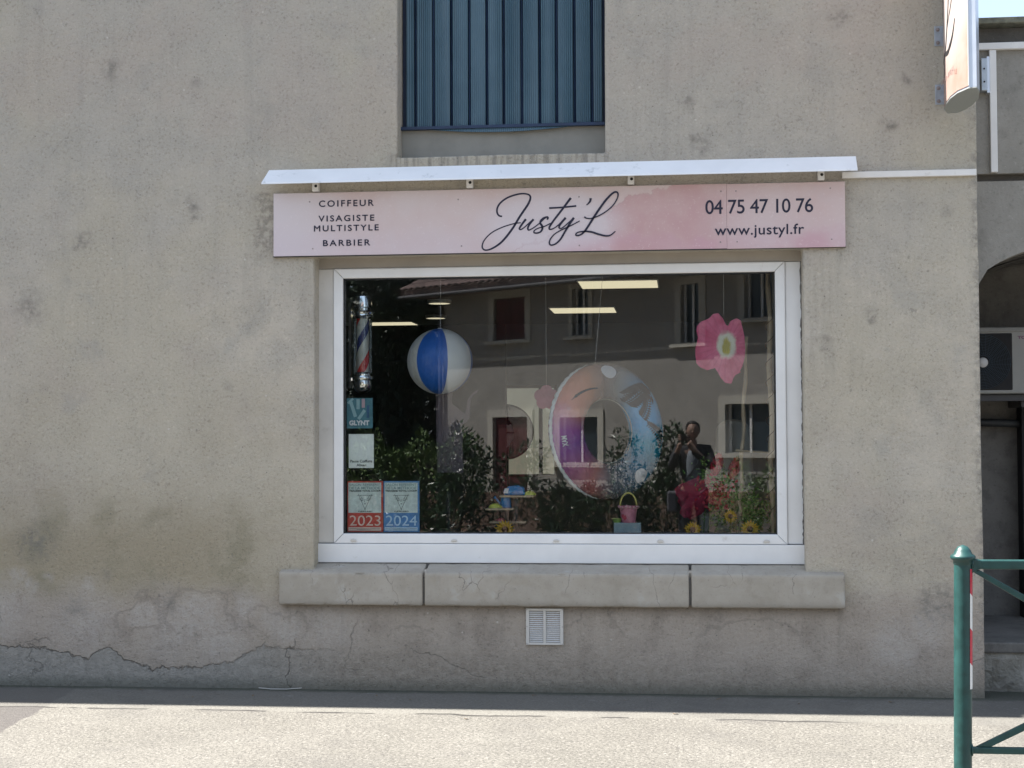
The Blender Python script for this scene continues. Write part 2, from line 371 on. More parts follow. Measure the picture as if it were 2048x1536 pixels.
def asphalt_material(name='asphalt', dark=False):
    m = Mat(name); P = m.P; X, Y, Z = m.xyz()
    k = .55 if dark else 1
    g = m.noise(62, 5, .7, dist=.7); g2 = m.vor(75); n1 = m.noise(1.1, 6, .6); mid = m.noise(7, 5)
    c = lambda *t: tuple(q*k for q in t)
    col = m.mix(m.mr(n1, .3, .7), c(.128,.122,.106), c(.155,.148,.130))
    col = m.mix(m.mr(mid, .4, .7, 0, .35), col, c(.105,.099,.087))
    col = m.mix(m.mr(g, .5, .62, 0, .7), col, c(.045,.042,.04))
    col = m.mix(m.mr(g, .47, .34, 0, .6), col, c(.30,.285,.26))
    col = m.mix(m.mr(m.vor(24), .05, .11, .55, 0), col, c(.10,.09,.08))
    if not dark:
        # older darker surfacing at the left and a seam running along the wall
        wx = m.ma('ADD', X, m.ma('MULTIPLY', m.ma('SUBTRACT', m.noise(4, 4), .5), .10))
        ed = m.ma('SUBTRACT', wx, m.ma('ADD', m.ma('MULTIPLY', Y, -.12), -3.80))
        pm = m.mr(ed, -.012, .012, 1, 0); old = m.ma('MULTIPLY', pm, m.mr(m.noise(30, 3), .2, .6, .6, .85))
        col = m.mix(old, col, (.07,.064,.062))
        wy = m.ma('ADD', m.ma('ADD', Y, .835), m.ma('ADD', m.ma('MULTIPLY', m.ma('SUBTRACT', m.noise(2.2, 5), .5), .16), m.ma('MULTIPLY', X, .02)))
        sm = m.ma('MULTIPLY', m.mr(m.ma('ABSOLUTE', wy), .008, .026, 1, 0), m.ma('MULTIPLY', m.mr(m.noise(3.0, 3), .44, .54), m.mr(X, .75, 1.0, 1, 0)))
        # a paler strip beside the wall, mineral marks in it
        strip = m.mr(wy, -.006, .006)
        col = m.mix(m.ma('MULTIPLY', strip, .5), col, (.165,.16,.142))
        col = m.mix(m.ma('MULTIPLY', sm, .95), col, (.03,.028,.026))
        col = m.mix(m.ma('MULTIPLY', m.mr(m.noise(1, 4, .6, v=m.scale(P, (6, 22, 1))), .66, .72, 0, .8), m.mr(Y, -.55, -.35)), col, (.38,.37,.37))
        col = m.mix(m.ma('MULTIPLY', m.mr(m.noise(1, 4, .6, v=m.scale(P, (14, 40, 1))), .64, .7, 0, .75), m.mr(Y, -.75, -.5)), col, (.05,.048,.045))
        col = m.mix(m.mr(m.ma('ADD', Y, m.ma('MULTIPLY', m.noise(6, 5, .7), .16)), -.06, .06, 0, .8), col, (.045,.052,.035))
    if not dark:
        col = m.mix(m.mr(m.vor(1.6), .03, .06, .45, 0), col, (.05,.048,.045))
        col = m.mix(m.mr(m.noise(.75, 6, .7), .48, .66, 0, .45), col, (.09,.086,.08))
        col = m.mix(m.mr(m.vor(9, v=m.vm('ADD', P, (1.7,.4,0))), .02, .045, .6, 0), col, (.33,.32,.3))
    m.set(color=col, rough=.9, spec=.3)
    m.bump(m.ma('ADD', g, m.ma('MULTIPLY', m.mr(g2, 0, .3), .5)), .8, .008)
    return m.m

M = {}
M['wall'] = wall_material()
M['nwall'] = rough_wall('grey_roughcast', (.25,.24,.215), (.33,.315,.285))
M['nstone'] = rough_wall('crumbling_stone', (.2,.19,.16), (.36,.34,.3), grain=22, dist=.03)
M['ndark'] = rough_wall('weathered_concrete', (.13,.125,.115), (.2,.19,.175))
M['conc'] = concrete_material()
M['pave'] = asphalt_material('pale_asphalt')
M['road'] = asphalt_material('road_asphalt', True)
M['earth'] = plain('dry_earth', (.2,.17,.12), .95, var=.3, scale=3, bump=.6, bscale=40, bd=.02)
M['pvc'] = plain('white_window_frame', (.74,.74,.73), .35, var=.04, scale=4, bump=.03, dirt=((.4,.37,.32), 9, .63, .35))
M['pvc_old'] = plain('aged_white_board', (.55,.53,.49), .5, var=.07, scale=5, bump=.05, dirt=((.3,.27,.22), 7, .6, .4))
M['white_metal'] = plain('white_painted_sheet', (.80,.82,.84), .35, var=.03, scale=5, bump=.03, dirt=((.42,.45,.46), 6, .60, .75))
M['trunk'] = plain('white_plastic_trunking', (.72,.71,.69), .45, var=.05, scale=5, bump=.03, dirt=((.4,.38,.33), 12, .62, .4))
M['gasket'] = plain('black_rubber', (.02,.022,.024), .6, var=.1)
M['navy'] = plain('dark_blue_paint', (.012,.03,.075), .5, var=.2)
M['ink'] = plain('navy_ink', (.008,.008,.03), .5, var=.0, bump=0)
M['ink_black'] = plain('black_ink', (.01,.01,.012), .5, var=.0, bump=0)
M['white_ink'] = plain('white_ink', (.75,.76,.78), .5, var=.0, bump=0)
M['galv'] = plain('galvanised_steel', (.42,.46,.5), .45, .7, var=.12, scale=20)
M['alu'] = plain('brushed_aluminium', (.62,.66,.72), .35, .6, var=.04)
M['dark'] = plain('dark_cavity', (.012,.012,.014), .8, var=.2)
M['screw'] = plain('screw_head', (.3,.26,.25), .5, .4, var=.2)
M['green'] = plain('green_barrier_paint', (.010,.052,.048), .42, var=.22, scale=22, bump=.12, bscale=45, dirt=((.10,.055,.04), 34, .66, .75))
M['chrome'] = plain('chrome', (.85,.86,.88), .08, 1, var=.02, bump=0)
M['inner_wall'] = plain('salon_wall', (.27,.30,.33), .8, var=.06, scale=2)
M['inner_floor'] = plain('salon_floor', (.12,.11,.10), .5, var=.1, scale=2)
M['inner_ceil'] = plain('salon_ceiling', (.27,.29,.31), .9, var=.04)
M['wood_pale'] = plain('pale_wood', (.45,.36,.24), .6, var=.15, scale=9)
M['wood_dark'] = plain('dark_metal_leg', (.03,.03,.035), .4, var=.1)

def shutter_mat():
    m = Mat('blue_ribbed_shutter'); X, Y, Z = m.xyz()
    rib = m.ma('SINE', m.ma('MULTIPLY', X, 2*math.pi/.0125)); n = m.noise(3, 5)
    col = m.mix(m.mr(n, .3, .7), (.055,.115,.155), (.075,.145,.19))
    col = m.mix(m.mr(rib, .2, -.9, 0, .55), col, (.012,.035,.07))
    col = m.mix(m.mr(m.noise(1, 4, v=m.scale(m.P, (20, 20, 1))), .5, .7, 0, .25), col, (.10,.14,.17))
    m.set(color=col, rough=.5); m.bump(rib, .6, .002); return m.m
M['shutter'] = shutter_mat()

def sign_mat():
    m = Mat('pink_watercolour_print'); m._p = m.vm('ADD', m.P, (-.777,-.03,2.70)); P = m.P; X, Y, Z = m.xyz()
    W = m.vm('ADD', P, m.vm('SCALE', m.vm('SUBTRACT', m.noise(3, 6, .65, col=True), (.5,.5,.5)), sc=.35)); wx, wy, wz = m.xyz(W)
    n1 = m.noise(1.6, 5, .6); n2 = m.noise(5, 5)
    col = m.mix(m.mr(n1, .35, .68), (.61,.515,.50), (.585,.45,.425))
    col = m.mix(m.mr(X, -2.55, -1.9, .7, 0), col, (.62,.575,.60))
    col = m.mix(m.mr(Z, 2.95, 2.72, 0, .35), col, (.58,.49,.55))
    # darker wash right of the name with a crisp dried edge
    e = m.ma('SUBTRACT', m.ma('ADD', m.ma('MULTIPLY', wx, .42), 3.14), wz)
    wash = m.ma('MULTIPLY', m.mr(e, -.01, .012), m.ma('MULTIPLY', m.mr(wx, -.50, -.42), m.mr(wx, .0, .55, 1, .25)))
    col = m.mix(m.ma('MULTIPLY', wash, .85), col, m.mix(m.mr(n2, .35, .7), (.50,.29,.29), (.54,.36,.35)))
    rim = m.ma('MULTIPLY', m.mr(m.ma('ABSOLUTE', e), .0, .01, 1, 0), m.mr(wx, -.45, .3, .5, 0))
    col = m.mix(rim, col, (.42,.24,.24))
    blot = m.ma('MULTIPLY', m.mr(wz, 2.82, 2.74), m.mr(wx, -.9, -.6)); col = m.mix(m.ma('MULTIPLY', blot, m.mr(n1, .4, .6, .2, .8)), col, (.54,.33,.37))
    # pale glow printed round the name
    d = m.vm('LENGTH', m.vm('MULTIPLY', m.vm('SUBTRACT', P, (-.80, 0, 2.88)), (1, 0, 2.3)))
    col = m.mix(m.mr(d, .28, .56, .6, 0), col, (.62,.575,.61))
    col = m.mix(m.mr(m.noise(80, 2), .62, .72, 0, .2), col, (.8,.72,.74))
    m.set(color=col, rough=.42); return m.m
M['sign'] = sign_mat()

def face_mat():   # projecting sign, yz plane
    m = Mat('peach_watercolour_print'); X, Y, Z = m.xyz()
    n = m.noise(3.2, 4); col = m.mix(m.mr(n, .35, .65), (.36,.27,.235), (.37,.19,.145))
    d = m.vm('LENGTH', m.vm('MULTIPLY', m.vm('SUBTRACT', m.P, (0, -.45, .55)), (0, 1, .9)))
    col = m.mix(m.mr(d, .2, .42, .9, 0), col, (.40,.36,.34))
    m.set(color=col, rough=.4); return m.m
M['face'] = face_mat()

def glass_mat(name, tint=(.80,.88,.87), base=.12, rough=0.0):
    m = Mat(name); m.nt.nodes.remove(m.b)
    tr = m.n('ShaderNodeBsdfTransparent', {'Color': (*tint, 1)}); gl = m.n('ShaderNodeBsdfGlossy', {'Color': (.97,.98,1,1), 'Roughness': rough})
    fr = m.n('ShaderNodeFresnel', {'IOR': 1.5}); f = m.ma('ADD', m.ma('MULTIPLY', fr.outputs[0], .9), base-.036, clamp=True)
    mx = m.n('ShaderNodeMixShader', {0: f, 1: tr.outputs[0], 2: gl.outputs[0]}); m.nt.links.new(mx.outputs[0], m.out.inputs[0]); return m.m
M['glass'] = glass_mat('shop_window_glass', tint=(.95,.965,.96), base=.045)
M['house_glass'] = glass_mat('house_window_glass', tint=(.3,.33,.36), base=.1)

def leafm(name, a, b, rough=.5):
    m = Mat(name); n = m.noise(7, 3); v = m.n('ShaderNodeTexVoronoi', {'Vector': m.P, 'Scale': 13.0}).outputs['Color']
    col = m.mix(m.mr(n, .3, .7), a, b); m.set(color=m.mix(m.ma('MULTIPLY', m.xyz(v)[0], .5), col, tuple(c*1.5 for c in b)), rough=rough, spec=.4)
    return m.m
M['conifer'] = leafm('conifer_needles', (.014,.03,.02), (.028,.05,.028))
M['laurel'] = leafm('laurel_leaves', (.016,.034,.018), (.036,.068,.028), .35)
M['light_leaf'] = leafm('light_green_leaves', (.05,.09,.025), (.10,.16,.045))
M['bark'] = plain('bark', (.09,.07,.05), .9, var=.3, scale=8, bump=.7, bscale=30, bd=.02)

rnd = random.Random(7)
# ================================================================== setting
def sheet(name, x0, x1, y0, y1, z, mat):
    mb = MB(); mb.add([(x0,y0,z),(x1,y0,z),(x1,y1,z),(x0,y1,z)], [(0,1,2,3)])
    return tag(mb.build(name, mat), kind='structure')
sheet('ground', -150, 150, -150, 150, -.16, M['earth'])
pv = MB(); pv.box(-40, 40, -3.95, 1.2, -.15, 0.0); tag(pv.build('pavement', M['pave']), kind='structure')
rd = MB(); rd.box(-60, 60, -9.1, -4.13, -.3, -.12); tag(rd.build('road', M['road']), kind='structure')
kb = MB()
for i in range(-30, 30): kb.box(i*1.0+.004, i*1.0+.996, -4.12, -3.955, -.3, .002)
tag(kb.build('kerb', M['conc'], bevel=.01), kind='structure')
pf = MB(); pf.box(-40, 40, -11.0, -9.1, -.15, 0.0); tag(pf.build('far_pavement', M['pave']), kind='structure')
gr = MB(); gr.box(-60, 60, -16.2, -11.005, -.15, -.01); tag(gr.build('planting_bed', M['earth']), kind='structure')

# ================================================================== shop building
shop = empty('shop_building', (0,0,0), 'grey beige roughcast building with the salon window and a blue ribbed shutter above', 'building')
OP = [(-2.288, .733, .742, 2.70), (-1.757, -.457, 3.312, 5.4)]
def front_wall():
    xs = [-9.0, -7, -5.5]+list(np.arange(-4.7, 1.7, .05))+[1.772]; zs = [-.1, .0]+list(np.arange(.05, 4.35, .05))+[4.8, 5.4, 6.1]
    for a, b, c, d in OP: xs += [a, b]; zs += [c, d]
    def clean(L, keep):
        L = sorted(set(round(float(q), 4) for q in L)); out = []
        for q in L:
            if q not in keep and any(abs(q-k) < .018 for k in keep): continue
            out.append(q)
        return out
    kx = [round(q, 4) for o in OP for q in o[:2]]+[1.772]; kz = [round(q, 4) for o in OP for q in o[2:]]
    xs = clean(xs, kx); zs = clean(zs, kz)
    def hole(x, z): return any(a < x < b and c < z < d for a, b, c, d in OP)
    idx = {}; V = []; F = []
    def vid(i, j, l):
        k = (i, j, l)
        if k not in idx:
            x, z = xs[i], zs[j]; y = (0, .12, .38)[l]
            if l < 2 and x > -4.8 and z < 4.4:
                q = Vector((x, y, z)); s = .0035 if l == 0 else .0015
                nv = mnoise.noise_vector(q*7)*s+mnoise.noise_vector(q*1.3)*.006*(l == 0)
                x += nv.x*.8; z += nv.z*.8; y += nv.y
            idx[k] = len(V); V.append((x, y, z))
        return idx[k]
    nx, nz = len(xs)-1, len(zs)-1
    solid = [[not hole((xs[i]+xs[i+1])/2, (zs[j]+zs[j+1])/2) for j in range(nz)] for i in range(nx)]
    S = lambda i, j: 0 <= i < nx and 0 <= j < nz and solid[i][j]
    for i in range(nx):
        for j in range(nz):
            if not S(i, j): continue
            F.append((vid(i,j,0), vid(i+1,j,0), vid(i+1,j+1,0), vid(i,j+1,0)))
            F.append((vid(i,j,2), vid(i,j+1,2), vid(i+1,j+1,2), vid(i+1,j,2)))
            for l in (0, 1):
                if not S(i-1, j): F.append((vid(i,j,l), vid(i,j+1,l), vid(i,j+1,l+1), vid(i,j,l+1)))
                if not S(i+1, j): F.append((vid(i+1,j,l), vid(i+1,j,l+1), vid(i+1,j+1,l+1), vid(i+1,j+1,l)))
                if not S(i, j-1): F.append((vid(i,j,l), vid(i,j,l+1), vid(i+1,j,l+1), vid(i+1,j,l)))
                if not S(i, j+1): F.append((vid(i,j+1,l), vid(i+1,j+1,l), vid(i+1,j+1,l+1), vid(i,j+1,l+1)))
    mb = MB(); mb.v = V; mb.f = F
    return mb.build('wall', M['wall'], shop, bevel=.011, seg=3)
front_wall()
# side and back walls, floors, ceiling and roof: a closed house round a deep salon
mb = MB(); mb.box(1.42, 1.771, .381, 6.8, -.1, 6.1); mb.build('side_wall', M['nwall'], shop)
mb = MB(); mb.box(-9, -8.65, .381, 6.8, -.1, 6.1); mb.build('side_wall', M['nwall'], shop)
mb = MB(); mb.box(-8.65, 1.42, 6.61, 6.79, 2.86, 6.1); mb.box(-8.65, -3.56, 6.61, 6.79, -.1, 2.86); mb.build('back_wall', M['nwall'], shop)
mb = MB()
BX0, BX1, BZ0, BZ1 = -1.86, -1.30, 1.15, 2.11        # glazed opening at the back of the salon
mb.box(-3.4, BX0, 6.6, 6.8, .1, 2.75); mb.box(BX1, 1.3, 6.6, 6.8, .1, 2.75); mb.box(BX0, BX1, 6.6, 6.8, .1, BZ0); mb.box(BX0, BX1, 6.6, 6.8, BZ1, 2.75)
mb.box(-3.55, -3.4, .39, 6.8, .1, 2.75); mb.box(1.3, 1.415, .39, 6.8, .1, 2.75)
mb.build('interior_wall', M['inner_wall'], shop)
mb = MB(); mb.box(-3.4, 1.3, .39, 6.6, -.02, .1); mb.build('floor', M['inner_floor'], shop)
mb = MB(); mb.box(-3.55, 1.41, .39, 6.8, 2.75, 2.85); mb.build('ceiling', M['inner_ceil'], shop)
mb = MB(); mb.box(-2.45, .9, .381, .80, .84, .93); mb.build('display_ledge', M['wood_dark'], shop)
mb = MB(); mb.box(-9.2, 1.78, -.10, 7.0, 6.12, 6.2); mb.build('eave', M['pvc_old'], shop)
mb = MB(); mb.prism([(-.10, 6.205), (-.14, 6.26), (3.4, 7.5), (7.2, 6.3), (7.1, 6.2)], 'x', -9.3, 1.8); mb.build('roof', plain('terracotta_tiles', (.32,.15,.09), .85, var=.3, scale=9, bump=.8, bscale=12, bd=.05), shop)
mb = MB(); mb.lathe([(.07,0),(.07,1)], (0,0,0), 8); mb.v = []; mb.f = []
mb.tube([(-9.3, -.18, 6.19), (-2.15, -.18, 6.19)], .06, 10); mb.tube([(-2.15, -.10, 6.17), (1.8, -.10, 6.17)], .05, 10); mb.build('gutter', M['galv'], shop)  # eave and gutter out of view, overhangs shaped to cast the stepped pavement shadow

# ---- shutter above
sh = MB(); sh.box(-1.755, -.459, .152, .30, 3.29, 3.515); rec = sh.build('shutter_recess', plain('shaded_cement', (.24,.235,.21), .9, var=.12, scale=5, bump=.3, bscale=60, bd=.003), shop)
mb = MB(); mb.box(-1.765, -.455, .20, .36, 3.517, 5.42); frame_s = mb.build('shutter_box', M['navy'], shop)
edges = [-1.735, -1.667, -1.552, -1.437, -1.322, -1.21, -1.103, -.989, -.875, -.768, -.655, -.545, -.472]
for i in range(len(edges)-1):
    a, b = edges[i]+.010, edges[i+1]-.010
    s = MB(); n = max(3, int((b-a)/.0125)); tilt = rnd.uniform(-.006, .006)
    poly = [(a, .175+tilt)]
    for k in range(n+1):
        x = a+(b-a)*k/n; poly.append((x, .150+tilt*(1-2*k/n)))
        if k < n: poly.append((x+(b-a)/n*.5, .1465+tilt*(1-2*k/n)))
    poly.append((b, .175-tilt))
    s.prism(poly, 'z', 3.528+.0006*i, 5.4); s.build('shutter_slat', M['shutter'], shop)
    if i:
        s = MB(); s.tube([(edges[i], .168, 3.53), (edges[i], .168, 5.4)], .0055, 6, cap=True); s.build('slat_hinge', M['navy'], shop)
mb = MB(); mb.box(-1.760, -.462, .118, .1515, 3.507, 3.527); mb.box(-1.766, -1.757, .10, .13, 3.36, 3.523); mb.build('bottom_rail', M['navy'], shop, bevel=.002)
# bulging strip hanging below the rail
mb = MB(); N_ = 24
for k in range(N_):
    t0, t1 = k/N_, (k+1)/N_; x0, x1 = -1.60+.95*t0, -1.60+.95*t1
    d0, d1 = .026*math.sin(math.pi*t0), .026*math.sin(math.pi*t1)
    mb.add([(x0,.128,3.507),(x1,.128,3.507),(x1,.122,3.507-d1),(x0,.122,3.507-d0),(x0,.134,3.507),(x1,.134,3.507),(x1,.130,3.507-d1),(x0,.130,3.507-d0)],
           [(0,1,2,3),(7,6,5,4),(3,2,6,7)])
mb.build('sagging_curtain', M['shutter'], shop)

# ---- shop window frame
win = MB()
YF = .13
def frame_ring(mb, x0, x1, z0, z1, w, ya, yb):
    mb.add([(x0,ya,z0),(x1,ya,z0),(x1-w,ya,z0+w),(x0+w,ya,z0+w), (x0,yb,z0),(x1,yb,z0),(x1-w,yb,z0+w),(x0+w,yb,z0+w)], [(0,1,2,3),(7,6,5,4),(0,4,5,1),(3,2,6,7),(1,5,6,2),(0,3,7,4)])
    mb.add([(x0,ya,z1),(x1,ya,z1),(x1-w,ya,z1-w),(x0+w,ya,z1-w), (x0,yb,z1),(x1,yb,z1),(x1-w,yb,z1-w),(x0+w,yb,z1-w)], [(3,2,1,0),(4,5,6,7),(0,1,5,4),(3,7,6,2),(1,2,6,5),(0,4,7,3)])
    mb.add([(x0,ya,z0),(x0+w,ya,z0+w),(x0+w,ya,z1-w),(x0,ya,z1), (x0,yb,z0),(x0+w,yb,z0+w),(x0+w,yb,z1-w),(x0,yb,z1)], [(0,1,2,3),(7,6,5,4),(0,3,7,4),(1,5,6,2)])
    mb.add([(x1,ya,z0),(x1-w,ya,z0+w),(x1-w,ya,z1-w),(x1,ya,z1), (x1,yb,z0),(x1-w,yb,z0+w),(x1-w,yb,z1-w),(x1,yb,z1)], [(3,2,1,0),(4,5,6,7),(0,4,7,3),(1,2,6,5)])
fb = MB(); frame_ring(fb, -2.193, .635, .897, 2.633, .062, .118, .21)
swin = fb.build('shop_window', M['pvc'], shop, bevel=.008, seg=3)
b2 = MB(); frame_ring(b2, -2.132, .574, .958, 2.572, .0075, .135, .166); b2.build('gasket', M['gasket'], swin)
o1 = MB(); o1.box(-2.30, -2.1945, YF, .24, .90, 2.632); o1.build('frame_stile', M['pvc_old'], swin, bevel=.003)
o1 = MB(); o1.box(.6365, .745, YF+.004, .24, .90, 2.632); o1.build('frame_stile', M['pvc'], swin, bevel=.003)
o1 = MB(); o1.box(-2.30, .745, YF+.002, .24, 2.6345, 2.72); o1.build('frame_head', plain('shaded_head_board', (.33,.30,.26), .6, var=.08, scale=4, bump=.05), swin, bevel=.003)  # shade under the sign put into the head's grey beige colour
o1 = MB(); o1.box(-2.297, .742, .108, .24, .778, .8955); o1.build('bottom_board', M['pvc'], swin, bevel=.004)
for x in (-2.063, -1.423, -.783, -.140, .506):
    w_ = MB(); pr = []
    for k in range(13):
        a = math.pi*k/12; pr.append((.019*math.cos(a), .011*math.sin(a)))
    pr += [(-.019, -.006), (.019, -.006)]
    w_.prism([(x+p[0], .916+p[1]) for p in pr], 'y', .108, .1175)
    c_ = w_.build('drain_cap', M['pvc_old'], swin, bevel=.003)
g = MB(); g.box(-2.131, .573, .166, .170, .959, 2.571); g.build('glass_pane', M['glass'], swin)
# sealant crumbs along the right edge of the frame
sc = MB(); sc.tube([(.731+rnd.uniform(-.004,.003), .127, .79+k*.019) for k in range(98)], [rnd.uniform(.002,.007) for k in range(98)], 6)
sc.build('sealant', M['ndark'], swin)

# ---- stone sill of three blocks
def worn_block(a, b, prof, rr=.009):
    P2 = [Vector(q) for q in prof]; n = len(P2); ring = []
    for i in range(n):
        p0, p1, p2 = P2[i-1], P2[i], P2[(i+1) % n]; u, v = (p0-p1).normalized(), (p2-p1).normalized()
        ring += [(p1+u*rr, 0), (p1+(u+v)*rr*.32, 1), (p1+v*rr, 0)]
        L = (p2-p1).length-2*rr; k = max(1, int(L/.016))
        ring += [(p1+v*(rr+L*t/k), 0) for t in range(1, k)]
    m = len(ring); nx = int((b-a-2*rr)/.014); xs_ = [a]+[a+rr*.3]+[a+rr+(b-a-2*rr)*k/nx for k in range(nx+1)]+[b-rr*.3]+[b]
    c = sum(P2, Vector((0,0)))/n; mb = MB(); vs = []
    for i, x in enumerate(xs_):
        sh_ = .0 if 2 <= i < len(xs_)-2 else (rr*.28 if i in (1, len(xs_)-2) else rr)
        for q, e in ring:
            d = (c-q).normalized(); y_, z_ = q+d*sh_; w = Vector((x, y_, z_)); nv = mnoise.noise_vector(w*9)*.0022+mnoise.noise_vector(w*38)*.0009
            ch = max(0, mnoise.noise(w*13)-.22)*.035*(1 if (e or sh_) else .25)
            vs.append((x+nv.x*.5, y_+nv.y+d.x*ch, z_+nv.z+d.y*ch))
    fs = [tuple(range(m)), tuple(range(len(vs)-1, len(vs)-m-1, -1))]
    for i in range(len(xs_)-1): fs += [(i*m+k, i*m+(k+1)%m, (i+1)*m+(k+1)%m, (i+1)*m+k) for k in range(m)]
    mb.add(vs, fs); return mb
for a, b in ((-2.499, -1.597), (-1.583, .031), (.047, .957)):
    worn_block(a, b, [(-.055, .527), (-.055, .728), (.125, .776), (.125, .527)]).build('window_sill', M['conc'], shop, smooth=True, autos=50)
s = MB(); s.box(-2.28, .73, .118, .38, .6, .777); s.build('sill_bed', M['ndark'], shop)
s = MB(); s.box(-1.60, .05, -.03, .11, .54, .70); s.build('mortar', M['ndark'], shop)

# ================================================================== things on the facade
vg = empty('vent_grille', (-.848, 0, .29), 'small white louvred vent grille in the wall under the stone sill', 'vent')
mb = MB(); mb.box(-.962, -.942, -.012, .02, .29, .512); mb.box(-.753, -.733, -.012, .02, .29, .512); mb.box(-.942, -.753, -.012, .02, .29, .305); mb.box(-.942, -.753, -.012, .02, .497, .512); mb.box(-.856, -.839, -.012, .02, .305, .497)
mb.build('frame', M['pvc_old'], vg, bevel=.002)
mb = MB(); mb.box(-.942, -.753, .012, .02, .305, .497); mb.build('backing', M['dark'], vg)
for x0, x1 in ((-.941, -.857), (-.838, -.754)):
    mb = MB()
    for k in range(15):
        z = .309+k*.0126; mb.add([(x0,-.009,z),(x1,-.009,z),(x1,-.009,z+.0016),(x0,-.009,z+.0016),(x0,.006,z+.007),(x1,.006,z+.007),(x1,.006,z+.009),(x0,.006,z+.009)],
            [(0,1,2,3),(3,2,6,7),(0,4,5,1),(4,7,6,5),(0,3,7,4),(1,5,6,2)])
    mb.build('louvre', M['pvc'], vg)
for x in (-.956, -.739):
    for z in (.296, .401, .506):
        mb = MB(); mb.lathe([(0,-.0145),(.003,-.014),(.0035,-.011)], (x, 0, z), 8, 'y'); mb.build('screw', M['screw'], vg)

sign = empty('shop_sign', (-.777, -.03, 2.70), 'long pink watercolour fascia sign with dark navy script lettering over the window', 'sign')
YS = -.03
mb = MB(); mb.box(-2.541, .2786, YS, -.002, 2.701, 3.096); mb.build('panel', M['sign'], sign, bevel=.0012)
mb = MB(); mb.box(.2795, .987, YS-.001, -.002, 2.698, 3.094); mb.build('panel', M['sign'], sign, bevel=.0012)
mb = MB(); mb.box(-2.545, .99, YS+.002, -.001, 2.6965, 2.7005); mb.build('bottom_trim', M['gasket'], sign)
SCRIPT = {
'J': [(-1096,2924,6.2),(-1115,2929,6.2),(-1127,2949,6.7),(-1125,2978,6.7),(-1105,3009,6.7),(-1066,3037,6.7),(-1023,3053,6.7),(-979,3062,6.2),(-945,3060,5.7),(-923,3049,6.7),(-921,3027,8.1),(-936,2993,8.6),(-965,2951,8.6),(-994,2908,8.6),(-1023,2860,8.6),(-1062,2807,8.6),(-1101,2764,8.1),(-1140,2736,7.2),(-1175,2720,6.2),(-1204,2717,5.7),(-1220,2733,5.3),(-1216,2762,4.3),(-1194,2795,3.8),(-1155,2828,3.8),(-1101,2854,3.8),(-1052,2870,3.8),(-1014,2879,3.8),(-980,2882,3.3)],
'u1': [(-948,2904,9.1),(-965,2883,8.1),(-982,2859,7.6),(-989,2845,6.7),(-980,2840,4.8),(-961,2851,3.8),(-931,2877,3.8),(-902,2903,4.8)],
'u2': [(-901,2902,8.6),(-922,2877,7.6),(-936,2851,7.2),(-932,2836,5.3),(-912,2843,3.8),(-883,2862,3.8),(-859,2881,3.8),(-835,2904,4.3),(-818,2915,6.2),(-812,2908,7.2),(-818,2898,5.7)],
's': [(-818,2915,5.7),(-839,2909,5.7),(-856,2893,6.7),(-859,2876,8.1),(-849,2861,8.6),(-847,2842,8.1),(-859,2823,6.7),(-883,2816,5.7),(-899,2821,5.3),(-893,2835,3.8),(-869,2847,3.8),(-835,2856,3.8),(-796,2875,3.8)],
't': [(-670,3029,9.6),(-694,2998,8.6),(-723,2960,8.1),(-757,2917,7.6),(-786,2879,7.6),(-803,2851,7.2),(-801,2838,5.3),(-782,2841,3.8),(-753,2859,3.8),(-719,2892,3.8)],
'tb': [(-804,2969,6.7),(-723,2972,6.2),(-637,2979,6.2)],
'y1': [(-702,2908,8.6),(-724,2883,8.1),(-741,2859,7.2),(-742,2845,5.7),(-726,2844,3.8),(-695,2868,3.8),(-652,2906,4.3)],
'y2': [(-652,2907,9.6),(-676,2872,8.6),(-705,2825,7.6),(-734,2777,6.7),(-763,2749,5.7),(-792,2740,5.3),(-804,2752,5.3),(-797,2778,4.3),(-772,2807,3.8),(-734,2830,3.8),(-671,2858,3.8),(-616,2886,2.9)],
'ap': [(-548,3025,9.6),(-551,3007,8.1),(-562,2993,4.8),(-574,2983,2.4)],
'L': [(-588,2911,5.7),(-575,2902,4.3),(-546,2900,3.8),(-507,2912,3.8),(-455,2940,3.8),(-411,2978,3.8),(-385,3020,4.3),(-380,3049,5.7),(-392,3060,6.7),(-416,3050,7.6),(-454,3012,8.6),(-493,2960,8.6),(-532,2903,8.6),(-565,2851,8.1),(-594,2813,6.7),(-619,2798,5.7),(-638,2797,5.3),(-638,2809,4.3),(-618,2818,4.3),(-580,2821,6.2),(-542,2816,7.2),(-499,2801,7.2),(-456,2791,6.7),(-427,2795,4.8),(-398,2818,2.9)]}
mb = MB()
for k, (nm, pts) in enumerate(SCRIPT.items()): ribbon(mb, [(a_, b_, w_*1.25+2.6) for a_, b_, w_ in pts], YS-.0012-.00025*k, .0003)
mb.build('script_lettering', M['ink'], sign)
tx = lambda body, x0, x1, z0, z1, wgt=.0, sp=1.0, name='lettering', par=None, mat=None, y=None, dep=.0008, bd=.0011: text(body, name, mat or M['ink'], x0, x1, z0, z1, YS-.0016 if y is None else y, par or sign, wgt, .0001, sp, 'y', bd)
tx('COIFFEUR', -2.249, -1.902, 3.0065, 3.0455, 0, 1.3)
tx('VISAGISTE', -2.252, -1.899, 2.914, 2.951, 0, 1.3)
tx('MULTISTYLE', -2.281, -1.871, 2.8525, 2.8895, 0, 1.3)
tx('BARBIER', -2.223, -1.925, 2.760, 2.7965, 0, 1.3)
tx('04 75 47 10 76', .151, .796, 2.912, 2.997, 0, .95)
tx('www.justyl.fr', .207, .741, 2.762, 2.843, 0, 1.05)
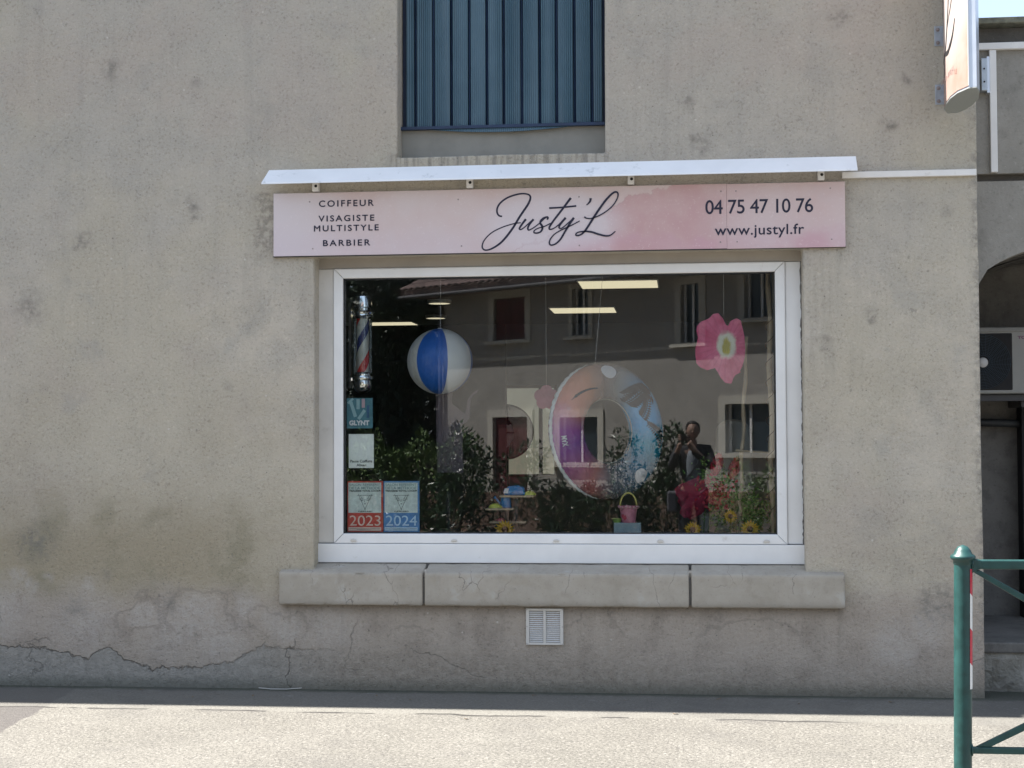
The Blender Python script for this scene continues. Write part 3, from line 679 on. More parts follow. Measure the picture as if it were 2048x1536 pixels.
for x, z in ((-2.31,3.04),(-2.29,2.745),(-1.37,3.035),(-1.35,2.745),(-.62,3.035),(-.62,2.735),(.245,3.05),(.24,2.74),(.335,3.05),(.34,2.74),(.90,3.055),(.905,2.745)):
    mb = MB(); mb.lathe([(0,-.003),(.004,-.0022),(.005,0)], (x, YS, z), 10, 'y'); mb.build('screw', M['screw'], sign)

awn = empty('awning_cover', (-.77, 0, 3.13), 'white metal awning cover running above the pink sign', 'awning')
mb = MB(); xa0, xa1 = -2.565, 1.050
def cover(xa, xb):
    pr = [(-.03, 3.236), (-.062, 3.240), (-.150, 3.150), (-.153, 3.138), (-.146, 3.138), (-.060, 3.228), (-.03, 3.226)]
    inset = [0, .004, -.02, -.022, -.02, 0, 0]
    vs = [(xa+i, p[0], p[1]) for p, i in zip(pr, inset)]+[(xb, p[0], p[1]) for p in pr]; n = len(pr)
    mb.add(vs, [tuple(range(n)), tuple(range(2*n-1, n-1, -1))]+[(i, i+n, (i+1)%n+n, (i+1)%n) for i in range(n)])
cover(xa0, xa1)
mb.add([(xa1-.001,-.031,3.235),(xa1-.001,-.06,3.237),(xa1-.001,-.149,3.149),(xa1-.001,-.149,3.14),(xa1-.001,-.031,3.20),
        (xa1-.004,-.031,3.235),(xa1-.004,-.06,3.237),(xa1-.004,-.149,3.149),(xa1-.004,-.149,3.14),(xa1-.004,-.031,3.20)],
       [(0,1,2,3,4),(9,8,7,6,5),(0,5,6,1),(1,6,7,2),(2,7,8,3),(3,8,9,4),(4,9,5,0)])
mb.build('cover', M['white_metal'], awn)
for x in (-2.269, -1.296, -.300, .845):
    mb = MB(); mb.box(x-.02, x+.02, -.052, -.002, 3.103, 3.215); br = mb.build('bracket', M['trunk'], awn, bevel=.004)
    mb = MB(); mb.lathe([(0,-.0565),(.008,-.056),(.0095,-.052)], (x+.004, 0, 3.135), 12, 'y'); mb.build('bolt', M['dark'], br)

tr = empty('cable_trunking', (1.36, 0, 3.11), 'thin white horizontal trunking strip beside the right end of the awning cover', 'trunking')
mb = MB(); mb.box(.972, 1.762, -.03, -.001, 3.114, 3.152); mb.build('trunking_cover', M['trunk'], tr, bevel=.003)

# projecting sign
ps = empty('projecting_sign', (1.60, 0, 3.49), 'sunlit peach and white projecting sign with black script, fixed near the building corner', 'sign')
zb, zt = 3.49, 4.75
prof = [(1.598,-.06),(1.560,-.17),(1.548,-.30),(1.545,-.46),(1.560,-.60),(1.600,-.72),(1.640,-.735),(1.672,-.64),(1.700,-.46),(1.698,-.28),(1.680,-.15),(1.648,-.06)]
mb = MB(); mb.prism(prof, 'z', zb, zt); mb.build('body', M['alu'], ps, bevel=.002)
mb = MB(); pf2 = prof[:6]
inn = [(x-.004, y) for x, y in pf2]
mb.prism(inn+[(x+.001, y) for x, y in reversed(pf2)], 'z', zb+.012, zt); mb.build('face_panel', M['face'], ps)
mb = MB(); mb.prism([(x+(.0 if x > 1.6 else -.006), y) for x, y in prof], 'z', zb-.006, zb-.0005); mb.build('end_cap', plain('grey_cap', (.30,.32,.31), .6, var=.05), ps, bevel=.002)
mb = MB(); mb.box(1.596, 1.602, -.725, -.7, zb+.012, zt); mb.build('corner_trim', M['white_metal'], ps)
def side_x(y):      # x of the left face at depth y
    for (xa, ya), (xb, yb) in zip(pf2, pf2[1:]):
        if yb <= y <= ya: return xa+(xb-xa)*(ya-y)/(ya-yb)
    return 1.56
mb = MB()
def side_stroke(pts, k=0):
    out = []
    P_ = [Vector(q) for q in pts]
    for i in range(len(P_)-1):
        p0, p1, p2, p3 = P_[max(i-1,0)], P_[i], P_[i+1], P_[min(i+2, len(P_)-1)]
        for j in range(8):
            u = j/8; out.append(.5*((2*p1)+(-p0+p2)*u+(2*p0-5*p1+4*p2-p3)*u*u+(-p0+3*p1-3*p2+p3)*u**3))
    out.append(P_[-1]); vs = []; m_ = len(out)
    for i, p in enumerate(out):
        t = out[min(i+1,m_-1)]-out[max(i-1,0)]; l = math.hypot(t.x, t.y) or 1; ny, nz = -t.y/l*p.z/2, t.x/l*p.z/2
        for s_ in (1, -1):
            y_, z_ = p.x+s_*ny, p.y+s_*nz
            for dx in (.0055+.0003*k, .004): vs.append((side_x(y_)-dx, y_, z_))
    fs = []
    for i in range(m_-1):
        a, b = 4*i, 4*i+4; fs += [(a, b, b+2, a+2), (a+1, a+3, b+3, b+1), (a, a+1, b+1, b), (a+2, b+2, b+3, a+3)]
    mb.add(vs, fs)
side_stroke([(-.42,3.99,.012),(-.46,4.15,.014),(-.52,4.28,.012),(-.57,4.26,.010),(-.55,4.12,.01),(-.47,3.98,.010),(-.36,3.90,.008)], 0)
side_stroke([(-.50,4.20,.014),(-.43,4.02,.022),(-.34,3.84,.024),(-.27,3.74,.02),(-.18,3.66,.013),(-.12,3.66,.01),(-.14,3.73,.009),(-.24,3.79,.012),(-.34,3.775,.026),(-.44,3.775,.030),(-.52,3.83,.022),(-.575,3.92,.008)], 1)
side_stroke([(-.17,4.7,.02),(-.18,4.3,.024),(-.15,3.95,.02),(-.10,3.70,.01)], 2)
mb.build('script_lettering', M['ink_black'], ps)
lt = text('COIFFEUR  MULTISTYLE', 'lettering', plain('faint_ink', (.35,.24,.22), .6, bump=0), -.17, -.60, 3.622, 3.650, 1.5405, ps, .005, .0008, 1.2, plane='x')
for z0 in (3.55, 3.905):
    mb = MB(); mb.box(1.531, 1.668, -.006, -.001, z0, z0+.122); pl = mb.build('mounting_plate', M['galv'], ps, bevel=.002)
    mb = MB(); mb.box(1.60, 1.64, -.075, -.006, z0+.035, z0+.088); mb.build('bracket_arm', M['galv'], pl, bevel=.004)
    for bx, bz in ((1.551, .021), (1.551, .1), (1.65, .021), (1.65, .1)):
        mb = MB(); mb.lathe([(0,-.018),(.008,-.017),(.009,-.008),(.013,-.0075),(.013,-.006)], (bx, 0, z0+bz), 6, 'y'); mb.build('bolt', M['screw'], pl)

# ================================================================== neighbouring building
nb = empty('neighbouring_building', (1.78, .25, 0), 'darker grey roughcast wall with a low arched opening at the right edge', 'building')
NX0, NX1 = 1.7735, 7.0
def arch_z(x):     # shallow basket arch, springs at the corner
    t = max(0, min(1, (x-1.80)/1.35)); return 2.46+.36*math.sqrt(max(0, 1-(1-t)**2))
mb = MB()
xs = [1.7735, 1.80]+[1.80+.07*k for k in range(1, 39)]
for i in range(len(xs)-1):
    a, b = xs[i], xs[i+1]
    za, zb_ = (arch_z(a), arch_z(b)) if b <= 4.47 else (0, 0)
    if a < 4.44:
        xa_, xb_ = a, b; za = arch_z(a) if a < 3.15 else arch_z(6.27-a); zb_ = arch_z(b) if b < 3.15 else arch_z(6.27-b)
        mb.add([(a,.25,za),(b,.25,zb_),(b,.25,3.12),(a,.25,3.12),(a,.5,za),(b,.5,zb_),(b,.5,3.12),(a,.5,3.12)], [(0,1,2,3),(7,6,5,4),(0,4,5,1)])
mb.box(xs[-1], NX1, .25, .5, 0, 3.12)
mb.build('wall', M['nwall'], nb)
mb = MB(); mb.box(1.7735, NX1, .235, .5, 3.165, 3.975); mb.build('upper_wall', M['nwall'], nb)
mb = MB(); mb.box(1.7735, NX1, .31, .5, 3.1205, 3.1645); mb.build('recessed_joint', M['ndark'], nb)
mb = MB(); mb.box(1.7735, NX1, .33, .5, 3.976, 4.088); mb.build('parapet_band', M['ndark'], nb)
mb = MB(); mb.box(1.7735, NX1, .21, .6, 4.09, 4.128); mb.build('coping', plain('mossy_coping', (.17,.17,.13), .9, var=.3, scale=20, bump=.6, bscale=60, bd=.01), nb, bevel=.006)
mb = MB(); mb.box(1.7735, NX1, .6, 9.9, 3.9, 4.0); mb.build('terrace', M['ndark'], nb)
mb = MB(); mb.box(1.7735, 5.2, 1.72, 1.95, 0, 3.1); mb.build('back_wall', M['ndark'], nb)
mb = MB(); mb.box(4.47, 4.6, .5, 1.72, 0, 3.1); mb.build('side_wall', M['nwall'], nb)
# board-marked vault behind the arch
mb = MB(); ny = 22
for j in range(ny):
    y0, y1 = .5+(1.22)*j/ny, .5+1.22*(j+1)/ny; dz = rnd.uniform(-.02, .02)
    pts = []
    for x in xs[:39]:
        if x > 4.47: break
        pts.append((x, (arch_z(x) if x < 3.15 else arch_z(6.27-x))+.004+dz))
    for (xa_, za_), (xb_, zb2) in zip(pts, pts[1:]): mb.add([(xa_,y0,za_),(xb_,y0,zb2),(xb_,y1,zb2),(xa_,y1,za_)], [(0,3,2,1)])
mb.build('vault', M['ndark'], nb)
mb = MB(); mb.box(1.7735, 4.47, .55, 1.72, 2.86, 3.1); mb.build('slab', M['dark'], nb)
mb = MB(); mb.box(1.7735, 4.47, .24, 1.72, .235, .30); mb.build('porch_floor', M['ndark'], nb, bevel=.01)
mb = MB(); N2 = 40
for i in range(N2):
    for j in range(4):
        pass
gx = [1.7735+2.7*i/60 for i in range(61)]; gz = [-.05+.285*j/8 for j in range(9)]
idx = {}; vs = []
for i, x in enumerate(gx):
    for j, z in enumerate(gz):
        q = Vector((x, 0, z)); vs.append((x, .262+mnoise.noise(q*9)*.03+mnoise.noise(q*25)*.012, z))
mb.add(vs, [(i*9+j, (i+1)*9+j, (i+1)*9+j+1, i*9+j+1) for i in range(60) for j in range(8)]); mb.build('stone_base', M['nstone'], nb)
mb = MB(); mb.box(1.7735, 1.872, .60, .70, 2.135, 2.215); mb.build('timber_stub', M['wood_pale'], nb, bevel=.004)
mb = MB(); mb.box(2.335, 2.42, 1.55, 1.71, .301, 2.2); mb.build('door_jamb', M['dark'], nb)

t2 = empty('cable_trunking', (1.92, .235, 3.165), 'thin white vertical trunking dropping down the darker neighbouring wall', 'trunking')
mb = MB(); mb.box(1.893, 1.934, .205, .2345, 3.17, 3.925); mb.build('trunking_cover', M['trunk'], t2, bevel=.003)
t3 = empty('cable_trunking', (3.0, .235, 3.93), 'white horizontal trunking below the parapet of the neighbouring wall', 'trunking')
mb = MB(); mb.box(1.80, 5.0, .20, .2345, 3.926, 3.968); mb.build('trunking_cover', M['trunk'], t3, bevel=.003)
jb = empty('junction_box', (1.86, .2, 3.66), 'pale blue grey metal cover plate beside the vertical trunking', 'box')
mb = MB(); mb.box(1.835, 1.872, .165, .2345, 3.665, 3.865); bx_ = mb.build('cover', M['galv'], jb, bevel=.004)
mb = MB(); mb.box(1.872, 1.889, .185, .2345, 3.655, 3.88); mb.build('flange', M['alu'], jb, bevel=.002)
for z in (3.72, 3.80):
    mb = MB(); mb.lathe([(0,-.006),(.005,-.005),(.006,0)], (1.853, .165, z), 8, 'y'); mb.build('screw', M['dark'], bx_)

ac = empty('air_conditioner', (2.2, 1.2, 1.84), 'white outdoor air conditioner unit with a round dark fan in the shaded niche', 'air conditioner')
AX0, AX1, AY, AZ0, AZ1 = 1.80, 2.62, 1.2, 1.838, 2.279
mb = MB(); mb.box(AX0, AX1, AY, AY+.3, AZ0, AZ1); mb.build('casing', plain('ac_casing', (.27,.27,.255), .5, var=.04), ac, bevel=.012, seg=3)
mb = MB(); mb.box(AX0-.01+.02, AX1+.01, AY-.012, AY+.31, AZ1-.026, AZ1+.006); mb.build('lid', plain('ac_lid', (.22,.22,.21), .5), ac, bevel=.006)
mb = MB(); mb.box(1.825, 2.207, AY-.006, AY+.01, 1.862, 2.246); fg = mb.build('fan_grille', M['dark'], ac, bevel=.012)
mb = MB()
for k in range(14):
    r = .045+k*.0105; mb.tube([(2.012+r*math.cos(a), AY-.010, 2.054+r*math.sin(a)) for a in [2*math.pi*q/40 for q in range(40)]], .0016, 4, closed=True)
for k in range(28):
    a = 2*math.pi*k/28; mb.tube([(2.012+.04*math.cos(a), AY-.010, 2.054+.04*math.sin(a)), (2.012+.185*math.cos(a+.35), AY-.010, 2.054+.185*math.sin(a+.35))], .0013, 4)
mb.build('grille_wires', plain('grille_wire', (.05,.07,.09), .4), fg)
mb = MB(); mb.lathe([(0,-.02),(.03,-.018),(.034,-.01),(.034,.0)], (2.012, AY, 2.049), 24, 'y'); mb.build('hub', plain('hub_grey', (.5,.5,.5), .5), fg, smooth=True)
text('TOSHIBA', 'lettering', plain('plum_ink', (.16,.06,.12), .5, bump=0), 2.242, 2.40, 2.205, 2.226, AY-.0018, ac, .04)
mb = MB(); mb.box(1.79, 2.7, 1.25, 1.30, 1.79, 1.835); mb.box(2.28, 2.33, 1.3, 1.719, 1.75, 1.834); mb.build('bracket', M['wood_dark'], ac, bevel=.003)
pp = MB(); pp.tube([(1.80, 1.62, 1.66), (2.1, 1.62, 1.65), (2.6, 1.62, 1.63)], .028, 12); tag(pp.build('drain_pipe', M['gasket'], loc=(2.2,1.62,1.65), smooth=True), 'black pipe running along the niche wall below the air conditioner', 'pipe')

# ================================================================== barrier on the kerb
ba = empty('street_barrier', (1.035, -3.5, 0), 'green painted tubular street barrier with a domed cap and a red and white reflective strip', 'barrier')
lean = .006
mb = MB(); mb.tube([(1.029, -3.5, -.02), (1.045, -3.5, 1.085)], .033, 40, cap=False); post = mb.build('post', M['green'], ba, smooth=True)
mb = MB(); mb.lathe([(.033,-.028),(.036,-.024),(.036,-.012),(.044,-.008),(.047,0),(.044,.007),(.034,.013),(.029,.026),(.018,.04),(0,.046)], (1.045, -3.5, 1.098), 40); mb.build('cap', M['green'], ba, smooth=True)
mb = MB(); mb.box(1.065, 3.1, -3.515, -3.485, 1.054, 1.089); mb.prism([(1.07, 1.034), (1.07, 1.1), (1.092, 1.092), (1.11, 1.0885), (1.11, 1.055), (1.095, 1.05)], 'y', -3.517, -3.483); mb.build('top_rail', M['green'], ba, bevel=.006, seg=3)
mb = MB(); mb.box(1.058, 3.1, -3.512, -3.488, .366, .391); mb.build('bottom_rail', M['green'], ba, bevel=.004)
mb = MB(); mb.prism([(1.075, 1.046), (1.105, 1.05), (1.72, .70), (1.70, .67)], 'y', -3.509, -3.491); mb.build('upper_brace', M['green'], ba, bevel=.003)
mb = MB(); mb.prism([(1.082, .3915), (1.135, .3915), (1.78, .715), (1.76, .738)], 'y', -3.508, -3.492); mb.build('lower_brace', M['green'], ba, bevel=.003)
mb = MB(); mb.tube([(3.12, -3.5, -.02), (3.12, -3.5, 1.085)], .033, 24); mb.build('post', M['green'], ba, smooth=True)
mb = MB(); mb.lathe([(.033,-.028),(.036,-.012),(.044,-.008),(.047,0),(.044,.007),(.034,.013),(.029,.026),(.018,.04),(0,.046)], (3.12, -3.5, 1.098), 24); mb.build('cap', M['green'], ba, smooth=True)
def strip_mat():
    m = Mat('reflective_strip'); X, Y, Z = m.xyz()
    t = m.ma('ADD', m.ma('MULTIPLY', Z, 1/.132), m.ma('MULTIPLY', X, 9.5)); f = m.ma('FRACT', m.ma('MULTIPLY', m.ma('ADD', t, 1.40), .5))
    m.set(color=m.mix(m.ma('GREATER_THAN', f, .5), (.72,.72,.70), (.50,.02,.05)), rough=.3); return m.m
mb = MB(); vs = []; nA, nZ = 12, 12
for j in range(nZ+1):
    z = .608+(1.055-.608)*j/nZ; cx = 1.029+.016*(z+.02)/1.105
    for i in range(nA+1):
        a = R(-52)+R(70)*i/nA; vs.append((cx+.0345*math.cos(a), -3.5+.0345*math.sin(a), z))
mb.add(vs, [(j*(nA+1)+i, j*(nA+1)+i+1, (j+1)*(nA+1)+i+1, (j+1)*(nA+1)+i) for j in range(nZ) for i in range(nA)])
wb_ = MB()
for zc, x0 in ((1.072, 1.077), (.379, 1.066)):
    wb_.tube([(x0, -3.5+.019*math.cos(a), zc+.021*math.sin(a)) for a in [2*math.pi*k/20 for k in range(20)]], .0042, 6, closed=True)
wb_.build('weld_bead', M['green'], post, smooth=True)
st_ = mb.build('reflective_strip', strip_mat(), post, smooth=True)

# ================================================================== litter at the foot of the wall
first = None
for x, y in ((-3.35,-.12),(-2.6,-.28),(-1.85,-.22),(-1.62,-.35),(-.9,-.14),(-.35,-.26),(.2,-.18),(.66,-.3),(1.2,-.2),(-2.95,-.36),(-.05,-.7),(-1.2,-.95)):
    if first is None:
        mb = MB(); mb.add([(-.018,0,.0),(-.006,.008,.004),(.014,.007,.002),(.02,0,.008),(.008,-.008,.003),(-.01,-.007,.001)], [(0,1,2,3,4,5)])
        first = tag(mb.build('dry_leaf', plain('dry_leaf', (.16,.12,.08), .9, var=.4, bump=0), loc=(0,0,0)), 'small curled dry leaf lying on the pavement near the wall', 'leaf', 'dry leaves on the pavement'); o = first
        sm_ = first.modifiers.new('thick', 'SOLIDIFY'); sm_.thickness = .001
    else: o = first.copy(); C.objects.link(o)
    o.location = (x, y, .003); o.rotation_euler = (rnd.uniform(-.2,.2), rnd.uniform(-.2,.2), rnd.uniform(0, 6)); s_ = rnd.uniform(.5, 1.1); o.scale = (s_, s_, s_)
mb = MB(); mb.tube([(-2.63,-.04,.012),(-2.55,-.045,.006),(-2.45,-.04,.006),(-2.36,-.03,.013)], .0022, 6); tag(mb.build('drinking_straw', M['pvc_old'], loc=(-2.5,-.04,.006)), 'thin white straw lying against the foot of the wall', 'straw')
# ================================================================== stickers on the inside of the pane
YG = .1725
def sticker(name, loc, label, x0, x1, z0, z1, mat, y=YG, t=.0012, cat='sticker'):
    e = empty(name, (round((x0+x1)/2, 3), y, z0), label, cat)
    mb = MB(); mb.box(x0, x1, y, y+t, z0, z1); mb.build('backing_sheet', mat, e); return e
pap = plain('pale_green_paper', (.60,.68,.66), .6, var=.12, scale=20, bump=0)
teal = plain('teal_paper', (.08,.22,.27), .6, var=.1, scale=20, bump=0)
blk = plain('black_ink_soft', (.03,.04,.05), .6, bump=0, var=0)
e = sticker('sticker', 0, 'square teal sticker with pale brush strokes and white capitals on the left of the pane', -2.118, -1.951, 1.621, 1.813, teal)
def bar(name, mat, cx, cz, L, W, ang, y, par):
    mb = MB(); d = Vector((math.cos(ang), 0, math.sin(ang))); s_ = Vector((-d.z, 0, d.x)); c = Vector((cx, y, cz)); q = []
    for a, b in ((-1,-1),(1,-1),(1,1),(-1,1)): q.append(c+d*L*.5*a+s_*W*.5*b)
    mb.add(q+[p+Vector((0,.0004,0)) for p in q], [(0,1,2,3),(7,6,5,4),(0,4,5,1),(1,5,6,2),(2,6,7,3),(3,7,4,0)])
    return mb.build(name, mat, par)
pg = plain('pale_teal_ink', (.30,.47,.50), .6, bump=0); pk = plain('dusty_pink_ink', (.50,.36,.40), .6, bump=0); nb_ = plain('blue_ink', (.05,.13,.25), .6, bump=0)
bar('brush_stroke', pg, -2.077, 1.742, .10, .021, R(108), YG-.0008, e); bar('brush_stroke', pg, -2.045, 1.775, .065, .021, R(90), YG-.0010, e)
bar('brush_stroke', pk, -2.011, 1.780, .057, .021, R(90), YG-.0012, e); bar('brush_stroke', pg, -2.022, 1.708, .07, .020, R(55), YG-.0014, e)
bar('brush_stroke', nb_, -1.981, 1.727, .08, .016, R(88), YG-.0016, e); bar('brush_stroke', pg, -2.094, 1.795, .045, .014, R(40), YG-.0018, e)
text('GLYNT', 'lettering', M['white_ink'], -2.102, -1.972, 1.640, 1.672, YG-.001, e, .045)
e = sticker('sticker', 0, 'white paper sticker with two lines of small dark text below the teal sticker', -2.106, -1.944, 1.370, 1.585, plain('white_paper', (.80,.84,.82), .6, var=.05, bump=0))
text('Pause Coiffure', 'lettering', blk, -2.095, -1.955, 1.405, 1.422, YG-.001, e, .015)
text('Alixan', 'lettering', blk, -2.055, -1.993, 1.381, 1.397, YG-.001, e, .015)
for yr, x0, cc, lc, lab in (('2023', -2.114, (.50,.055,.045), (.75,.58,.52), 'red bordered certificate sticker dated 2023 in the lower left of the pane'), ('2024', -1.881, (.09,.25,.52), (.50,.68,.85), 'blue bordered certificate sticker dated 2024 beside the red one')):
    mcol = plain('sticker_border_'+('red' if yr == '2023' else 'blue'), cc, .5, var=.15, scale=15, bump=0); lcol = plain('sticker_pale_'+('pink' if yr == '2023' else 'blue'), lc, .5, bump=0)
    e = sticker('certificate_sticker', 0, lab, x0, x0+.229, .965, 1.287, mcol)
    mb = MB(); mb.box(x0+.006, x0+.217, YG-.0008, YG-.0002, 1.087, 1.277); mb.build('paper_panel', pap, e)
    for k, (a, b, z0, z1, wg) in enumerate((('SALON REFERENT', lcol, 1.256, 1.272, .02), ('DE LA METHODE', lcol, 1.234, 1.252, .02))):
        text(a, 'lettering', plain('grey_ink', (.22,.32,.33), .6, bump=0), x0+.012, x0+.210, z0, z1, YG-.0014, e, wg)
    text('VISAGISME TOTAL LOOK\u00ae', 'lettering', blk, x0+.010, x0+.214, 1.220, 1.2305, YG-.0014, e, .045)
    text('C.JUILLARD', 'lettering', blk, x0+.068, x0+.160, 1.090, 1.100, YG-.0014, e, .03)
    text(yr, 'lettering', lcol, x0+.014, x0+.213, 1.005, 1.070, YG-.0010, e, .0)
    mb = MB(); cx = x0+.113
    def ln(a, b, w=.0022): ribbon_raw(mb, [Vector((cx+a[0], a[1], w)), Vector((cx+b[0], b[1], w))], YG-.0014-.00003*(len(mb.v)%9), .0003)
    ln((-.052,1.197),(.052,1.197)); ln((-.043,1.205),(.002,1.104)); ln((.045,1.205),(-.002,1.104)); ln((-.04,1.174),(-.012,1.174)); ln((.04,1.174),(.012,1.174))
    ln((-.030,1.197),(-.018,1.178)); ln((.030,1.197),(.018,1.178)); ln((-.006,1.143),(.006,1.143), .004); ln((0,1.172),(-.003,1.155))
    for s_ in (-1, 1):
        ln((s_*.026,1.168),(s_*.018,1.162)); ln((s_*.018,1.162),(s_*.010,1.168))
    mb.build('face_drawing', blk, e)
    mb = MB(); mb.box(x0+.006, x0+.217, YG-.0008, YG-.0002, .973, .996); mb.build('bottom_strip', lcol, e)
    mb = MB(); mb.box(x0+.012, x0+.21, YG-.0014, YG-.0009, .986, .9875); mb.box(x0+.06, x0+.15, YG-.0014, YG-.0009, .979, .9805); mb.build('small_print', blk, e)

# ================================================================== objects shown in the window
LED = .93
# barber pole
bp = empty('barber_pole', (-2.053, .36, 1.88), 'chrome capped barber pole with a red and white spiral at the upper left', 'barber pole')
def pole_mat():
    m = Mat('barber_stripes'); X, Y, Z = m.xyz(); a = m.ma('ARCTAN2', Y, X)
    f = m.ma('FRACT', m.ma('ADD', m.ma('MULTIPLY', a, 1/(2*math.pi)), m.ma('MULTIPLY', Z, -2.6)))
    c = m.ramp(f, [(0, (.62,.62,.58)), (.32, (.62,.02,.03)), (.55, (.62,.62,.58)), (.80, (.04,.05,.2))], 'CONSTANT')
    m.set(color=c, rough=.25); return m.m
c0 = (-2.053, .36, 0)
mb = MB(); mb.lathe([(.040,1.98),(.040,2.335)], c0, 32); mb.build('striped_cylinder', pole_mat(), bp, smooth=True)
mb = MB(); mb.lathe([(.0,2.500),(.03,2.497),(.058,2.475),(.062,2.44),(.062,2.405),(.052,2.40),(.052,2.385),(.070,2.382),(.074,2.372),(.070,2.362),(.06,2.360),(.06,2.35),(.064,2.345),(.058,2.338),(.052,2.33),(.0,2.33)], c0, 36); mb.build('top_cap', M['chrome'], bp, smooth=True, autos=40)
mb = MB(); mb.lathe([(.0,1.985),(.052,1.985),(.058,1.978),(.052,1.972),(.052,1.962),(.066,1.958),(.07,1.945),(.066,1.935),(.056,1.93),(.06,1.90),(.052,1.87),(.03,1.85),(.0,1.845)], c0, 36); mb.build('bottom_cap', M['chrome'], bp, smooth=True, autos=40)
mb = MB(); mb.lathe([(.060,1.972),(.060,2.345)], c0, 36); mb.build('glass_tube', glass_mat('pole_glass', (.93,.95,.95), .05), bp, smooth=True)
mb = MB(); mb.box(-2.131, -2.09, .35, .37, 1.93, 1.95); mb.box(-2.131, -2.09, .35, .37, 2.36, 2.38); mb.box(-2.14, -2.125, .33, .39, 1.88, 2.43); mb.build('wall_bracket', M['chrome'], bp)

# beach ball
bl = empty('beach_ball', (-1.578, .55, 2.06), 'blue and white striped inflatable beach ball hanging behind the pane', 'ball')
def ball_mat():
    m = Mat('beach_ball_vinyl'); X, Y, Z = m.xyz(); a = m.ma('ADD', m.ma('MULTIPLY', m.ma('ARCTAN2', Y, X), 1/(2*math.pi)), .5)
    # face toward the pane is angle -pi/2 -> .25
    c = m.ramp(a, [(0, (.66,.68,.68)), (.04, (.66,.68,.68)), (.105, (.58,.59,.57)), (.150, (.03,.14,.52)), (.31, (.74,.77,.78)), (.47, (.03,.14,.52)), (.63, (.74,.76,.77)), (.80, (.03,.14,.52)), (.95, (.66,.68,.68))], 'CONSTANT')
    fr = m.ma('FRACT', m.ma('MULTIPLY', a, 6.25)); m.set(color=c, rough=.3, spec=.5)
    wr = m.noise(1, 4, .6, v=m.scale(m.P, (14, 14, 4))); m.bump(wr, .35, .01); return m.m
mb = MB(); mb.lathe([(.215*math.sin(math.pi*k/32), -.215*math.cos(math.pi*k/32)*1.0) for k in range(33)], (-1.578,.55,2.06), 64); mb.build('vinyl_shell', ball_mat(), bl, smooth=True)
mb = MB(); mb.tube([(-1.574,.55,2.27),(-1.57,.55,2.75)], .0012, 5); mb.build('hanging_thread', M['white_ink'], bl)
mb = MB(); mb.lathe([(.0,.006),(.014,.004),(.016,-.004)], (-1.578,.55,2.275), 12); mb.build('valve', M['white_ink'], bl)

# ceiling lights
def emis(name, col, s):
    m = Mat(name); m.set(color=(.02,.02,.02), emis=col, estr=s); return m.m
lamp_m = emis('ceiling_panel_light', (1,.88,.60), .21)
for k, (x0, y0, w_, lab) in enumerate(((-.79, 2.20, .62, 'square yellowish ceiling light panel nearest the pane'), (-1.21, 4.58, .61, 'square yellowish ceiling light panel in the second row'), (-3.22, 6.0, .5, 'ceiling light panel deep in the salon beside the barber pole'),)):
    e = empty('ceiling_light', (x0+w_/2, y0+w_/2, 2.74), lab, 'ceiling light')
    mb = MB(); mb.box(x0, x0+w_, y0, y0+.58, 2.741, 2.749); mb.build('frame', M['white_metal'], e)
    mb = MB(); mb.box(x0+.012, x0+w_-.012, y0+.012, y0+.568, 2.738, 2.7405); mb.build('diffuser', lamp_m, e)
for x, y, lab in ((-2.075, 3.69, 'round flat ceiling light above the beach ball'), (-2.363, 5.3, 'second round ceiling light just below and behind the first')):
    e = empty('ceiling_light', (x, y, 2.74), lab, 'ceiling light')
    mb = MB(); mb.lathe([(0,2.72),(.088,2.72),(.092,2.724)], (x, y, 0), 28); mb.build('diffuser', lamp_m, e)
    mb = MB(); mb.lathe([(.093,2.718),(.105,2.722),(.105,2.7495),(0,2.7495)], (x, y, 0), 28); mb.build('rim', M['white_metal'], e)

# pansy flower print
fl = empty('paper_flower', (.285, .5, 2.145), 'large pink paper flower with a white and yellow heart hanging at the upper right', 'flower')
zc = [(1160,640),(1165,600),(1200,565),(1255,545),(1290,508),(1330,503),(1365,545),(1385,590),(1403,605),(1425,562),(1470,545),(1500,560),(1510,600),(1528,680),(1533,780),(1530,850),(1510,920),(1490,950),(1500,962),(1455,985),(1440,1010),(1425,1050),(1380,1045),(1345,1005),(1325,965),(1300,928),(1240,945),(1185,920),(1158,890),(1150,830),(1152,770),(1165,720),(1172,690)]
pts = [(.285+(x-1390)*.000827, 2.145-(y-750)*.000827) for x, y in zc]
def pansy_mat():
    m = Mat('printed_petals'); X, Y, Z = m.xyz(); W = m.vm('ADD', m.P, m.vm('SCALE', m.vm('SUBTRACT', m.noise(22, 5, col=True), (.5,.5,.5)), sc=.05))
    d = m.vm('LENGTH', m.vm('MULTIPLY', m.vm('SUBTRACT', W, (.0,0,.0)), (1.15, 0, .85)))
    d2 = m.vm('LENGTH', m.vm('MULTIPLY', m.vm('SUBTRACT', W, (.0,0,-.01)), (1.7, 0, .8)))
    pink = m.mix(m.mr(m.noise(9, 5), .3, .7), (.60,.05,.17), (.80,.17,.33))
    a = m.ma('ARCTAN2', Z, X); pink = m.mix(m.mr(m.ma('SINE', m.ma('MULTIPLY', a, 26)), .3, 1, 0, .25), pink, (.45,.03,.14))
    c = m.mix(m.mr(d, .058, .085, 1, 0), pink, (.74,.74,.62)); c = m.mix(m.mr(d2, .03, .055, 1, 0), c, (.55,.48,.08))
    r = m.ma('MULTIPLY', m.mr(d, .012, .05, 1, 0), m.mr(m.ma('SINE', m.ma('MULTIPLY', a, 17)), .75, .95)); c = m.mix(r, c, (.05,.03,.02))
    m.set(color=c, rough=.6); return m.m
mb = MB(); mb.prism(pts, 'y', .4985, .5005); mb.build('petals', pansy_mat(), fl)
